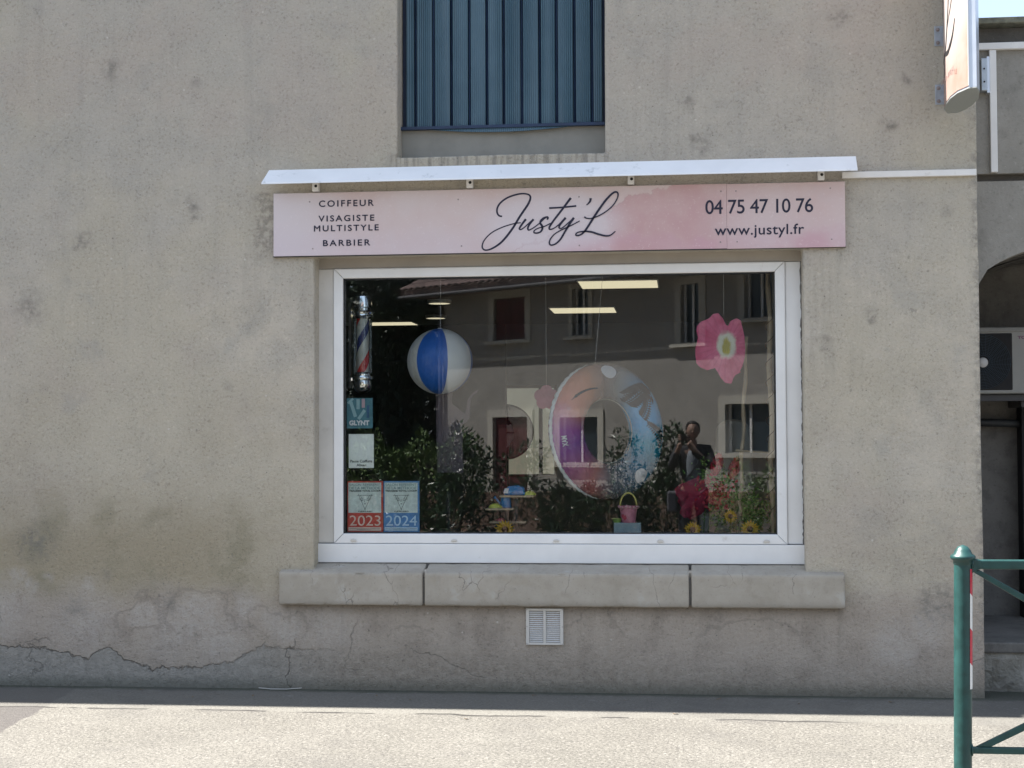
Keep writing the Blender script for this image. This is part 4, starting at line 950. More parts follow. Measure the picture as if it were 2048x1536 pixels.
mb = MB(); mb.tube([(.27,.5,2.34),(.27,.5,2.75)], .001, 5); mb.build('hanging_thread', M['white_ink'], fl)

# swim ring
ring = empty('swim_ring', (-.49, .62, 1.598), 'large translucent inflatable swim ring printed with sunset colours and palm fronds', 'swim ring')
RR, RT = .328, .118
RM = Matrix.Rotation(R(41), 3, 'Z') @ Matrix.Rotation(R(-9), 3, 'Y') @ Matrix.Rotation(R(-4), 3, 'X')
def ring_pt(a, b, off=0):      # a round the ring from +x over the top, b round the tube: -pi/2.. faces the pane
    fl_ = 1.0
    r = RR+(RT+off)*math.cos(b); v = Vector((r*math.cos(a), (RT*.9+off)*math.sin(b), r*math.sin(a))); return RM @ v
def ring_mat():
    m = Mat('printed_clear_vinyl'); X, Y, Z = m.xyz(); a = m.ma('ADD', m.ma('MULTIPLY', m.ma('ARCTAN2', Z, X), 1/(2*math.pi)), .5)
    n = m.ma('ADD', a, m.ma('MULTIPLY', m.ma('SUBTRACT', m.noise(5, 4), .5), .05))
    # a: 0 = left, .25 = bottom, .5 = right, .75 = top
    col = m.ramp(n, [(0, (.42,.12,.40)), (.07, (.28,.07,.36)), (.15, (.38,.10,.24)), (.21, (.50,.17,.17)), (.27, (.3,.3,.34)), (.36, (.06,.28,.46)), (.45, (.005,.30,.44)), (.53, (.08,.42,.80)), (.64, (.18,.50,.85)), (.71, (.5,.55,.58)), (.80, (.74,.38,.26)), (.90, (.74,.30,.24)), (.96, (.56,.22,.38)), (1, (.42,.12,.40))])
    al = m.ramp(n, [(0, (.95,)*3), (.16, (.93,)*3), (.23, (.8,)*3), (.28, (.45,)*3), (.35, (.65,)*3), (.43, (.93,)*3), (.6, (.95,)*3), (.67, (.5,)*3), (.75, (.35,)*3), (.82, (.88,)*3), (1, (.95,)*3)])
    m.set(color=m.mix(m.mr(m.noise(16, 4), .55, .75, 0, .2), col, (.5,.5,.55)), rough=.2, alpha=m.ma('MULTIPLY', al, 1.0), coat=.2)
    m.bump(m.noise(1, 5, .65, v=m.scale(m.P, (20, 20, 11))), .7, .014); return m.m
mb = MB(); na, nb2 = 96, 32; vs = [ring_pt(2*math.pi*i/na, 2*math.pi*j/nb2)+Vector((-.49,.62,1.598)) for i in range(na) for j in range(nb2)]
mb.add(vs, [(i*nb2+j, i*nb2+(j+1)%nb2, ((i+1)%na)*nb2+(j+1)%nb2, ((i+1)%na)*nb2+j) for i in range(na) for j in range(nb2)]); mb.build('vinyl_tube', ring_mat(), ring, smooth=True)
RC = Vector((-.49,.62,1.598))
vin = plain('milky_vinyl', (.62,.66,.66), .35, var=.08, scale=30, bump=.4, bscale=60, bd=.003)
mb = MB(); mb.tube([ring_pt(R(98+150*k/70), 0, .004+.002*math.sin(k*1.7))+RC for k in range(71)], [(.013+.003*math.sin(k*2.3))*min(1, .15+min(k, 70-k)/16) for k in range(71)], 8); mb.build('outer_seam', vin, ring, smooth=True)
mb = MB(); mb.tube([ring_pt(2*math.pi*k/96, math.pi, .002)+RC for k in range(96)], .0035, 6, closed=True); mb.build('inner_seam', plain('clear_seam', (.45,.46,.42), .4), ring, smooth=True)
def patch(a0, b0, ra, rb):
    mb = MB(); vs = [ring_pt(a0, b0, .004)+RC]
    for rr in (.5, 1):
        for k in range(24):
            t = 2*math.pi*k/24; vs.append(ring_pt(a0+ra*rr*math.cos(t), b0+rb*rr*math.sin(t), .004)+RC)
    mb.add(vs, [(0, 1+k, 1+(k+1)%24) for k in range(24)]+[(1+k, 25+k, 25+(k+1)%24, 1+(k+1)%24) for k in range(24)])
    o = mb.build('white_patch', M['white_ink'], ring, smooth=True); return o
patch(R(86), R(-62), .15, .42); patch(R(-68), R(-80), .15, .38)
def frond(a0, b0, da, db, n, L):
    mb = MB()
    def S(a, b, o=.0025): return ring_pt(a, b, o)+RC
    stem = [(a0+da*t, b0+db*t) for t in [k/n for k in range(n+1)]]
    for i in range(n):
        (a, b), (a2, b2_) = stem[i], stem[i+1]; w = .009
        mb.add([S(a-w*2, b), S(a+w*2, b), S(a2+w*2, b2_), S(a2-w*2, b2_)], [(0,1,2,3)])
        for s_ in (-1, 1):
            l = L*(1-.6*i/n); q = [(a, b)]
            ta = a+da*.12+s_*l*.55*(-db if abs(db) > abs(da) else .25); tb = b+db*.12+s_*l*(1.3 if abs(da) >= abs(db) else .5)
            m1 = ((a+ta)/2, (b+tb)/2); pa, pb = (tb-b)*.07, -(ta-a)*.07*6
            mb.add([S(a, b), S(m1[0]+pa, m1[1]+pb), S(ta, tb), S(m1[0]-pa, m1[1]-pb)], [(0,1,2,3)])
    return mb.build('palm_print', plain('palm_ink', (.015,.03,.05), .5, bump=0), ring)
frond(R(45), R(-150), R(-8), R(95), 12, .34); frond(R(28), R(-60), R(34), R(-70), 14, .35); frond(R(10), R(-130), R(24), R(60), 12, .32); frond(R(-22), R(-60), R(22), R(-60), 11, .3); frond(R(140), R(-60), R(-30), R(-40), 10, .25)
lt = text('MAX', 'lettering', M['white_ink'], 0, .07, 0, .028, 0, ring, .03)
ms = lt.data
for v in ms.vertices:      # lay the letters along the tube, reading downwards
    X_, Z_ = v.co.x-.49, v.co.z+1.598
    v.co = ring_pt(R(176)+X_/.42, R(-48)+(Z_-.014)/.09, .005)
# hanging thread of the ring
mb = MB(); mb.tube([tuple(ring_pt(R(90), 0, 0)+RC), (-.5, .66, 2.75)], .001, 5); mb.build('hanging_thread', M['white_ink'], ring)

# tiered stand with toys
sd = empty('tiered_stand', (-1.12, .47, LED), 'small tiered wooden display stand with dark posts on the window ledge', 'stand')
for x0, x1, z, yy in ((-1.175, -.955, 1.186, .49), (-1.257, -1.075, 1.106, .42), (-1.235, -1.0, 1.02, .46)):
    mb = MB(); mb.box(x0, x1, yy-.06, yy+.06, z-.012, z); mb.build('shelf', M['wood_pale'], sd, bevel=.002)
mb = MB(); mb.box(-1.085, -1.06, .47, .50, LED, 1.172); mb.build('post', M['wood_dark'], sd); mb = MB(); mb.box(-1.14, -1.115, .44, .468, LED, 1.092); mb.build('post', M['wood_dark'], sd); mb = MB(); mb.box(-1.17, -1.02, .38, .55, LED+.001, LED+.012); mb.build('base', M['wood_dark'], sd)
lime = plain('lime_plastic', (.55,.60,.10), .4, var=.1, bump=0)
def shell(x, y, z, r, mat, lab, grp=None):
    mb = MB(); vs = [(x, y, z+r*.72)]; n = 24
    for j in range(1, 7):
        f = math.pi/2*j/6
        for k in range(n):
            a = 2*math.pi*k/n; rr = r*math.sin(f)*(1+.07*math.cos(a*8)*math.sin(f)); vs.append((x+rr*math.cos(a), y+rr*.7*math.sin(a), z+.72*r*math.cos(f)))
    fs = [(0, 1+k, 1+(k+1)%n) for k in range(n)]
    for j in range(5): fs += [(1+j*n+k, 1+(j+1)*n+k, 1+(j+1)*n+(k+1)%n, 1+j*n+(k+1)%n) for k in range(n)]
    fs.append(tuple(1+5*n+k for k in range(n)))
    mb.add(vs, fs); return tag(mb.build('shell_toy', mat, loc=(x,y,z), smooth=True, autos=60), lab, 'toy', grp)
shell(-.985, .49, 1.1865, .04, lime, 'lime yellow shell toy on the right end of the upper shelf')
shell(-1.20, .42, 1.1065, .042, lime, 'lime yellow shell toy on the lower left shelf')
bluep = plain('blue_plastic', (.02,.22,.50), .35, var=.15, bump=0)
tb_ = empty('toy_bag', (-1.07, .50, 1.187), 'blue toy bag lying on the upper shelf of the stand', 'toy')
mb = MB(); mb.prism([(-1.15,1.187),(-1.01,1.187),(-1.02,1.235),(-1.06,1.25),(-1.12,1.245),(-1.155,1.215)], 'y', .47, .53); mb.build('body', bluep, tb_, bevel=.008)
mb = MB(); mb.prism([(-1.15,1.20),(-1.125,1.198),(-1.118,1.23),(-1.143,1.232)], 'y', .462, .4695); mb.build('label_patch', M['white_ink'], tb_)
wc = empty('toy_watering_can', (-1.15, .5, 1.107), 'blue plastic toy watering can behind the lower shell', 'toy')
mb = MB(); mb.lathe([(.0,0),(.036,0),(.032,.07),(.034,.075),(.0,.075)], (-1.14,.49,1.107), 20); mb.build('body', bluep, wc, smooth=True, autos=40)
mb = MB(); mb.tube([(-1.17,.49,1.125),(-1.205,.49,1.165),(-1.215,.49,1.175)], [.008,.006,.011], 8); mb.build('spout', bluep, wc)
rs_ = shell(-1.17, .46, 1.0205, .03, plain('rose_plastic', (.45,.12,.14), .4, bump=0), 'rose coloured shell toy on the lowest shelf of the stand')

# sunflowers
def sunflower(x, y, z, r, lab, tilt=0):
    e = empty('sunflower', (x, y, LED), lab, 'flower', 'artificial sunflowers along the ledge')
    yel = plain('yellow_petal', (.60,.36,.02), .6, var=.2, bump=0)
    mb = MB(); c = Vector((x, y, z))
    for ringk, (rr, n) in enumerate(((1, 17), (.8, 15))):
        for k in range(n):
            a = 2*math.pi*k/n+ringk*.2; d = Vector((math.cos(a), -.25+.1*ringk, math.sin(a))); mb.leaf(c+d*r*.2, d, Vector((0,-1,0)), r*rr*rnd.uniform(.75, .95), r*.3)
    mb.build('petals', yel, e)
    mb = MB(); mb.lathe([(0,-.02),(r*.25,-.016),(r*.34,-.004),(r*.34,.004)], (x,y-.006,z), 16, 'y'); mb.build('seed_head', plain('brown_seeds', (.10,.05,.02), .8, var=.3), e, smooth=True)
    mb = MB(); mb.tube([(x,y+.01,z),(x,y+.02,LED)], .004, 6); mb.build('stem', M['light_leaf'], e)
sunflower(-1.13, .35, .972, .062, 'dull yellow sunflower at the foot of the tiered stand'); sunflower(.058, .34, .974, .055, 'yellow sunflower half hidden by the frame below the red bouquet')
sunflower(.416, .34, .978, .06, 'yellow sunflower standing in the lower right corner of the pane'); sunflower(.30, .52, 1.05, .045, 'small yellow sunflower among the green foliage')

# bucket, bowl and box
bxm = plain('pale_blue_card', (.36,.48,.52), .6, var=.1, scale=20)
mb = MB(); mb.box(-.438, -.266, .38, .46, LED+.001, 1.014); tag(mb.build('gift_box', bxm, loc=(-.352,.42,LED), bevel=.003), 'pale blue grey box under the pink toy bucket', 'box')
bk = empty('toy_bucket', (-.346, .42, 1.0145), 'pink toy bucket with a yellow handle standing on the pale box', 'bucket')
pinkp = plain('pink_plastic', (.62,.24,.32), .4, var=.15, scale=30, bump=0)
mb = MB(); mb.lathe([(0,.0),(.045,0),(.056,.088),(.060,.09),(.060,.106),(.054,.106),(.044,.004),(0,.004)], (-.346,.42,1.015), 28); b_ = mb.build('bucket_body', pinkp, bk, smooth=True, autos=40)
mb = MB()
for k in range(14): 
    a = 2*math.pi*k/14; mb.lathe([(0,-.012),(.012,0),(0,.012)], (-.346+.059*math.cos(a), .42+.059*math.sin(a), 1.112+.004*math.sin(k*2)), 6)
mb.build('ruffle', plain('pale_pink_plastic', (.66,.38,.42), .4), bk)
mb = MB(); mb.tube([(-.346+.052*math.cos(t), .42, 1.118+.085*math.sin(t)) for t in [math.pi*k/16 for k in range(17)]], .006, 8); mb.build('handle', plain('pale_yellow_plastic', (.58,.52,.16), .4, bump=0), bk, smooth=True)
mb = MB(); hp = [(.0,-.022),(.02,.0),(.02,.012),(.011,.018),(0,.008),(-.011,.018),(-.02,.012),(-.02,.0)]; mb.prism([(-.368+p[0], 1.052+p[1]) for p in hp], 'y', .372, .376); mb.build('heart', plain('red_print', (.45,.03,.08), .4, bump=0), bk)
mb = MB(); mb.lathe([(0,0),(.02,0),(.036,.026),(.033,.026),(.018,.004),(0,.004)], (-.419,.42,1.0145), 24); tag(mb.build('toy_bowl', plain('green_plastic', (.28,.48,.12), .4, bump=0), loc=(-.419,.42,1.0145), smooth=True, autos=40), 'small green bowl beside the pink bucket on the pale box', 'bowl')

# red bouquet
bq = empty('artificial_bouquet', (.12, .62, LED), 'artificial bouquet of crimson flowers and green leaves at the lower right of the window', 'flowers')
crim = leafm('crimson_fabric', (.14,.004,.022), (.24,.01,.04), .7); redc = leafm('red_bloom', (.30,.008,.02), (.40,.03,.05), .6)
mb = MB()
for k in range(16):
    a = R(rnd.uniform(196, 246)); L_ = rnd.uniform(.17, .31); base = Vector((.20+rnd.uniform(-.04,.02), .60+rnd.uniform(-.04,.04), 1.27+rnd.uniform(-.05,.02)))
    d_ = Vector((math.cos(a), rnd.uniform(-.25,.05), math.sin(a)*.8)).normalized(); s_v = d_.cross(Vector((.1,-1,.2))).normalized(); n_v = s_v.cross(d_)
    w_ = rnd.uniform(.045, .07); out_ = [base+d_*L_*u+s_v*w_*hw_*sg+n_v*(-.02*u*u+.012*sg*hw_) for sg, seq in ((1, ((.0,.1),(.25,.6),(.55,.95),(.8,.85),(.95,.45))), (-1, ((.95,.45),(.8,.85),(.55,.95),(.25,.6),(.0,.1)))) for u, hw_ in seq]
    mb.add([base+d_*L_*.5+n_v*.012]+out_, [(0, 1+q_, 1+(q_+1)%10) for q_ in range(10)])
mb.build('large_petals', crim, bq)
mb = MB()
for k in range(330):
    c = Vector((.20, .58, 1.20)); p = c+Vector((rnd.gauss(0,.05), rnd.gauss(0,.03), rnd.gauss(0,.045))); mb.leaf(p, Vector((rnd.uniform(-1,1), rnd.uniform(-1,0), rnd.uniform(-1,1))), Vector((0,-1,0)), .035, .02)
mb.build('blossom_cluster', redc, bq)
for cx, cz in ((.205, 1.36), (.315, 1.335)):
    mb = MB()
    for k in range(110):
        t = rnd.random(); a = rnd.uniform(0, 6.28); w = .034*math.sin(math.pi*(t*.85+.12)); d0 = Vector((.25,0,1)).normalized()
        p = Vector((cx, .6, cz-.06))+d0*t*.13+Vector((math.cos(a)*w, math.sin(a)*w, 0)); mb.leaf(p, Vector((math.cos(a)*.4, math.sin(a)*.4, 1)), Vector((math.cos(a), math.sin(a), 0)), .035, .022)
    mb.build('flower_spike', redc, bq)
mb = MB()
for k in range(2600):
    t = rnd.random(); c = Vector((.17+.30*t, .64, 1.27-.26*t)); p = c+Vector((rnd.gauss(0,.055+.03*t), rnd.gauss(0,.05), rnd.gauss(0,.06)))
    if p.z < LED+.01 or p.y < .3: continue
    mb.leaf(p, Vector((rnd.uniform(-1,1), rnd.uniform(-1,.5), rnd.uniform(-.8,1))), Vector((rnd.uniform(-1,1), -1, rnd.uniform(-1,1))), rnd.uniform(.02,.04), .012)
mb.build('foliage', leafm('bouquet_leaves', (.06,.13,.03), (.14,.25,.06)), bq)
mb = MB()
for a, b in (((.2,.6,1.3),(.16,.62,LED)), ((.31,.6,1.28),(.2,.62,LED)), ((.15,.6,1.2),(.13,.62,LED)), ((.4,.64,1.1),(.3,.62,LED))): mb.tube([a, b], .004, 6)
mb.build('stems', M['light_leaf'], bq)

# pink blossom behind the ring
pbm = empty('pink_blossom', (-.9, .8, 1.83), 'dull pink paper blossom hanging left of the swim ring', 'flower')
mb = MB()
for k in range(5):
    a = 2*math.pi*k/5+.3; mb.lathe([(0,-.003),(.042,-.001),(.042,.001),(0,.003)], (-.9+.042*math.cos(a), .8+.0007*k, 1.825+.042*math.sin(a)), 16, 'y')
mb.build('petals', plain('dusty_pink', (.42,.16,.2), .6, var=.2, bump=0), pbm); mb = MB(); mb.tube([(-.9,.8,1.87),(-.9,.8,2.75)], .0009, 5); mb.build('hanging_thread', M['white_ink'], pbm)

# driftwood poles
dw = empty('bamboo_rack', (.48, .52, LED), 'tall rack of pale bamboo poles wound with twine at the right end of the window', 'rack')
def wob(x0, z0, x1, z1, y, r, n=14):
    pts = [(x0+(x1-x0)*t+.006*math.sin(t*19), y+.004*math.sin(t*11), z0+(z1-z0)*t) for t in [k/n for k in range(n+1)]]
    m_ = MB(); m_.tube(pts, [r*(1+.18*math.sin(k*2.1)) for k in range(n+1)], 10); return m_
wob(.566, LED, .556, 2.745, .52, .017, 22).build('pole', M['wood_pale'], dw, smooth=True); wob(.368, 1.18, .415, 2.2, .56, .013).build('pole', M['wood_pale'], dw, smooth=True)
wob(.34, 1.47, .565, 1.455, .54, .007).build('rung', M['wood_pale'], dw, smooth=True); wob(.36, 1.20, .36, LED, .56, .012).build('pole', M['wood_pale'], dw, smooth=True)
mb = MB(); mb.tube([(.556+.024*math.cos(k*.55), .52+.024*math.sin(k*.55), 1.0+k*.0105) for k in range(130)], .0028, 5); mb.build('twine', plain('brown_twine', (.16,.11,.07), .9), dw)

# salon furniture seen dimly through the pane
ch = empty('salon_chair', (.33, 2.2, .1), 'cream salon chair with a rounded high back standing inside at the right', 'chair')
crm = plain('cream_leather', (.50,.47,.40), .5, var=.06)
mb = MB(); pr = []
for k in range(13):
    a = math.pi*k/12; pr.append((.38+.13*math.cos(a)*1.0, 1.60+.09*math.sin(a)))
mb.prism(pr+[(.22, 1.0), (.54, 1.0)], 'y', 2.2, 2.28); mb.build('backrest', crm, ch, bevel=.03, seg=4)
mb = MB(); mb.box(.12, .64, 1.85, 2.3, .86, .99); mb.build('seat', crm, ch, bevel=.03, seg=3); mb = MB(); mb.lathe([(.25,.101),(.25,.12),(.04,.14),(.03,.86),(0,.86)], (.38,2.08,0), 24); mb.build('pedestal', M['chrome'], ch, smooth=True, autos=40)
mb = MB(); mb.box(-3.39, -1.60, 4.55, 4.62, .1, 2.6); tag(mb.build('partition', plain('dark_partition', (.05,.05,.055), .5), loc=(-2.5,4.6,.1)), 'dark partition standing in the middle of the salon left of the bright opening', 'partition')
mr_ = empty('round_mirror', (-1.60, 4.68, 1.35), 'round dark framed mirror half hidden by the partition in front of the bright opening', 'mirror')
mb = MB(); mb.lathe([(0,-.012),(.245,-.012),(.255,-.006),(.255,.012),(0,.012)], (-1.612,4.68,1.615), 48, 'y'); mb.build('rim', M['dark'], mr_, smooth=True, autos=40)
mb = MB(); mb.lathe([(0,-.0135),(.240,-.013)], (-1.612,4.68,1.615), 48, 'y'); mb.build('mirror_glass', plain('dim_mirror', (.10,.10,.10), .15, .9, bump=0), mr_)
mb = MB(); mb.prism([(-1.606,1.71),(-1.56,1.68),(-1.535,1.62),(-1.545,1.55),(-1.58,1.49),(-1.606,1.47)], 'y', 4.655, 4.6635); refl = mb.build('painted_reflection', M['white_ink'], mr_)  # white shape with black marks: a reflection drawn flat on the mirror
mb = MB(); mb.box(-1.61, -1.535, 4.649, 4.6545, 1.60, 1.613); mb.prism([(-1.61,1.72),(-1.585,1.73),(-1.56,1.69),(-1.59,1.675),(-1.61,1.69)], 'y', 4.648, 4.6545); mb.build('reflected_mark', M['dark'], mr_)
mb = MB(); mb.lathe([(.02,0),(.02,1.27)], (-1.612, 4.70, .1), 10); mb.build('stand', M['dark'], mr_)
bw = empty('back_window', ((BX0+BX1)/2, 6.6, BZ0), 'bright glazed opening with rounded panes at the back of the salon', 'window')
mb = MB(); mb.box(BX0, BX0+.03, 6.62, 6.7, BZ0, BZ1); mb.box(BX1-.03, BX1, 6.62, 6.7, BZ0, BZ1); mb.box(-1.49, -1.455, 6.62, 6.7, BZ0, BZ1); mb.box(BX0+.03, BX1-.03, 6.625, 6.69, BZ1-.03, BZ1); mb.box(BX0+.03, BX1-.03, 6.625, 6.69, BZ0, BZ0+.03); mb.build('frame', plain('taupe_frame', (.16,.13,.11), .6), bw)
mb = MB(); mb.box(BX0+.03, BX1-.03, 6.65, 6.655, BZ0+.03, BZ1-.03); mb.build('glass_pane', glass_mat('clear_glass', (.9,.92,.9), .05), bw)
# courtyard behind the salon: open to the sky, pale wall and a shrub
mb = MB(); mb.box(-4, 1.2, 8.6, 8.7, 0, 2.3); tag(mb.build('courtyard_wall', plain('pale_render', (.55,.54,.48), .9, var=.1, scale=2), loc=(-1.5,8.65,0)), 'pale rendered wall seen through the bright opening at the back of the salon', 'wall')

# flat cut-out decoration with raised arm
co_ = empty('cutout_figure', (-1.56, .8, LED), 'flat mauve cut-out of a figure with a raised arm standing behind the pane', 'decoration')
zp = [(1490,190),(1640,210),(1690,265),(1640,330),(1645,500),(1780,600),(1830,640),(1850,560),(1865,440),(1920,360),(1985,305),(2020,295),(2000,340),(1950,370),(1920,420),(1900,560),(1895,700),(1840,760),(1780,800),(1790,900),(1800,1500),(1420,1500),(1400,330)]
pts = [(.0033*0+(-1.652)+((680+x/7.314)-870)*.00340, 1.578-((740+y/7.314)-870)*.00336) for x, y in zp]
mb = MB(); mb.prism(pts, 'y', .80, .806); mb.build('figure_panel', plain('mauve_card', (.10,.08,.10), .7, var=.1), co_)
mb = MB(); mb.box(-1.62, -1.50, .74, .86, LED+.001, LED+.02); mb.box(-1.57, -1.55, .79, .799, LED+.02, 1.2); mb.build('foot', M['wood_dark'], co_)
# ================================================================== across the street (seen in the pane)
HANG = R(38)
house = empty('opposite_house', (-3.9, -24.16, 0), 'plastered house with a tiled roof and shuttered windows reflected in the shop pane', 'building', rz=HANG)
# house local frame: x along the facade, +y towards the street
hw = rough_wall('sunlit_plaster', (.32,.305,.285), (.39,.375,.35), grain=30, dist=.01)
WIN = [(-.30,.66,3.74,4.66), (2.05,2.50,3.74,4.72), (4.95,5.40,3.45,4.60), (6.50,7.15,3.85,4.70), (-.34,.72,-.0,2.03), (1.68,2.74,1.05,2.0), (6.02,7.05,1.27,2.2)]
def wall_open(x0, x1, z0, z1, holes, y0, y1):
    xs = sorted(set([x0, x1]+[q for h in holes for q in h[:2]])); zs = sorted(set([z0, z1]+[q for h in holes for q in h[2:]]))
    mb = MB(); inh = lambda x, z: any(a < x < b and c < z < d for a, b, c, d in holes)
    for i in range(len(xs)-1):
        for j in range(len(zs)-1):
            if inh((xs[i]+xs[i+1])/2, (zs[j]+zs[j+1])/2): continue
            mb.add([(xs[i],y1,zs[j]),(xs[i+1],y1,zs[j]),(xs[i+1],y1,zs[j+1]),(xs[i],y1,zs[j+1])], [(3,2,1,0)])
    for a, b, c, d in holes:
        for q in (((a,c),(a,d)), ((a,d),(b,d)), ((b,d),(b,c)), ((b,c),(a,c))):
            (xa, za), (xb, zb_) = q; mb.add([(xa,y1,za),(xb,y1,zb_),(xb,y0,zb_),(xa,y0,za)], [(0,1,2,3)])
    return mb
m_ = wall_open(-2.1, 9.5, -.3, 4.9, WIN, -.25, 0); m_.box(-2.1, -1.9, -8, -.01, -.3, 4.9); m_.box(9.3, 9.5, -8, -.01, -.3, 4.9); m_.box(-2.1, 9.5, -8.2, -8, -.3, 4.9); m_.build('wall', hw, house, local=True)
mb = MB(); mb.box(-1.89, 9.29, -.6, -.55, -.2, 4.8); mb.build('room_back', M['dark'], house, local=True)
sr = plain('window_surround', (.50,.48,.43), .8, var=.05); shm = plain('oxblood_shutter', (.10,.022,.025), .6, var=.2, scale=8)
for k, (a, b, c, d) in enumerate(WIN):
    mb = MB(); w_ = .16 if k != 1 else .12
    zb0 = c-.0
    mb.box(a-w_, a-.001, .001, .035, c-.02, d+w_); mb.box(b+.001, b+w_, .001, .035, c-.02, d+w_); mb.box(a, b, .001, .035, d+.001, d+w_)
    fr = mb.build('window', sr, house, local=True)
    if k != 4:
        mb = MB(); mb.box(a-w_-.06, b+w_+.06, .002, .12, c-.10, c-.021); mb.build('sill', sr, fr, local=True)
    if k in (0, 1):
        mb = MB(); mb.box(a-w_+.02, b+w_-.02, .001, .02, c-.46, c-.40); mb.build('lower_sill', sr, fr, local=True)
    if k in (0, 4):
        for s_ in (0, 1):
            x0 = a+(b-a)*.5*s_; mb = MB(); mb.box(x0+.01, x0+(b-a)*.5-.01, -.10, -.06, c+.01, d-.01)
            for z in (c+.15, (c+d)/2, d-.15): mb.box(x0+.03, x0+(b-a)*.5-.03, -.06, -.045, z-.05, z+.05)
            mb.build('shutter', shm, fr, local=True)
    else:
        mb = MB(); mb.box(a+.001, b-.001, -.16, -.12, c+.001, d-.001); mb.build('pane', plain('house_pane', (.03,.045,.06), .15, bump=0), fr, local=True)
        mb = MB(); mb.box((a+b)/2-.025, (a+b)/2+.025, -.119, -.09, c, d); mb.box(a, a+.05, -.119, -.09, c, d); mb.box(b-.05, b, -.119, -.09, c, d); mb.build('casement', M['pvc'], fr, local=True)
mb = MB(); mb.prism([(.66, 4.82), (.66, 4.95), (-4.1, 7.0), (-8.8, 4.95), (-8.8, 4.82)], 'x', -2.7, 9.8)
roofm = plain('roof_tiles', (.19,.135,.125), .85, var=.35, scale=4, bump=.5, bscale=12, bd=.03)
mb.build('roof', roofm, house, local=True)
mb = MB()
for k in range(int((9.8+2.7)/.21)):
    x = -2.65+k*.21
    for j in range(11):
        y0 = .74-j*.36; z0 = 4.955+(.66-y0)*.431
        mb.lathe([(.095,0),(.075,.40)], (0,0,0), 8, 'z', 0, math.pi); n = 18
        vs = mb.v[-n:]; mb.v[-n:] = [(x+v[0], y0-v[2], z0+v[1]*.8+v[2]*.431+.012) for v in vs]
mb.build('roof_tile_rows', roofm, house, local=True)
mb = MB(); mb.tube([(-2.7,.70,4.80),(9.8,.70,4.80)], .04, 10); mb.tube([(-1.98,.08,4.78),(-1.98,.08,-.1)], .05, 8); mb.build('gutter', plain('zinc_gutter', (.09,.09,.10), .6), house, local=True)

# low garden wall with a wire fence in front of the house
gw = empty('garden_wall', (-2.2, -17.2, 0), 'low pinkish stone garden wall topped with a wire fence, reflected behind the shrubs', 'wall')
mb = MB(); mb.box(-7, 4.5, -17.3, -17.1, -.2, .62); mb.build('wall', rough_wall('pink_stone', (.38,.25,.2), (.5,.36,.29), grain=14, dist=.03), gw)
mb = MB()
for k in range(24): mb.box(-6.9+k*.48, -6.88+k*.48, -17.21, -17.19, .62, 1.15)
for k in range(6): mb.box(-6.9, 4.4, -17.205, -17.2, .68+k*.08, .685+k*.08)
mb.build('wire_fence', M['ndark'], gw)

# ------------------------------------------------------------------ plants
def leaf_mesh(name, blobs, n, L, W, mat, parent, seed, shell_bias=.5, droop=0):
    g = np.random.default_rng(seed); w = np.array([b[3]*b[4]*b[5] for b in blobs])**.67; w /= w.sum(); ids = g.choice(len(blobs), n, p=w)
    B = np.array(blobs)[ids]; d = g.normal(size=(n,3)); d /= np.linalg.norm(d, axis=1)[:,None]
    rr = g.random(n)**(1/3.0)*(1-shell_bias)+shell_bias*(1-g.random(n)**2*.35); lump = 1+.18*np.sin(d[:,0]*7+B[:,0])*np.cos(d[:,2]*6+B[:,2])
    p = B[:,:3]+d*B[:,3:6]*(rr*lump)[:,None]
    t = d*.6+g.normal(size=(n,3))*.7+np.array([0,0,.25-droop]); t /= np.linalg.norm(t, axis=1)[:,None]
    s = np.cross(t, g.normal(size=(n,3))); s /= np.linalg.norm(s, axis=1)[:,None]; nn = np.cross(s, t)
    l = L*g.uniform(.6, 1.3, n)[:,None]; ww = W*g.uniform(.7, 1.2, n)[:,None]
    v = np.stack([p, p+t*l*.45+s*ww*.5, p+t*l-nn*l*.12, p+t*l*.45-s*ww*.5], 1).reshape(-1,3)
    q = parent; off = np.array(q.location) if q else 0; v = v-off
    me = bpy.data.meshes.new(name); me.vertices.add(len(v)); me.vertices.foreach_set('co', v.astype(np.float32).ravel())
    me.loops.add(n*4); me.loops.foreach_set('vertex_index', np.arange(n*4, dtype=np.int32)); me.polygons.add(n); me.polygons.foreach_set('loop_start', np.arange(0, n*4, 4, dtype=np.int32))
    me.update(calc_edges=True); me.validate(); me.materials.append(mat); o = bpy.data.objects.new(name, me); C.objects.link(o); o.parent = parent; return o
def shrub(x, y, label, blobs, n, L, W, mat, seed, stems=5, grp='shrubs reflected in the pane'):
    e = empty('shrub', (x, y, 0), label, 'shrub', grp); leaf_mesh('foliage', blobs, n, L, W, mat, e, seed)
    mb = MB(); r_ = random.Random(seed)
    for k in range(stems):
        b = r_.choice(blobs); mb.tube([(x+r_.uniform(-.1,.1), y, -.01), ((x+b[0])/2+r_.uniform(-.06,.06), y, b[2]*.5), (b[0], b[1], b[2]+b[5]*.7)], [.014,.01,.003], 6)
    mb.build('stems', M['bark'], e); return e
LM, LL = M['laurel'], M['light_leaf']
def sprig(x0, x1, y, z0, z1, n, seed, r=.16):
    g = random.Random(seed); return [(g.uniform(x0, x1), y+g.uniform(-.2,.2), z0+(z1-z0)*((k+.5)/n), r*g.uniform(.7,1.2), r, r*g.uniform(.8,1.3)) for k in range(n)]
shrub(-3.2, -11.5, 'tall loose laurel shrub reflected below the beach ball', sprig(-3.5,-2.75,-11.5,.2,1.55,13,3,.2), 1500, .10, .032, LM, 11)
shrub(-2.4, -11.7, 'thin open shrub reflected behind the round mirror', sprig(-2.8,-2.0,-11.7,.2,1.4,9,4,.2), 950, .10, .032, LM, 12)
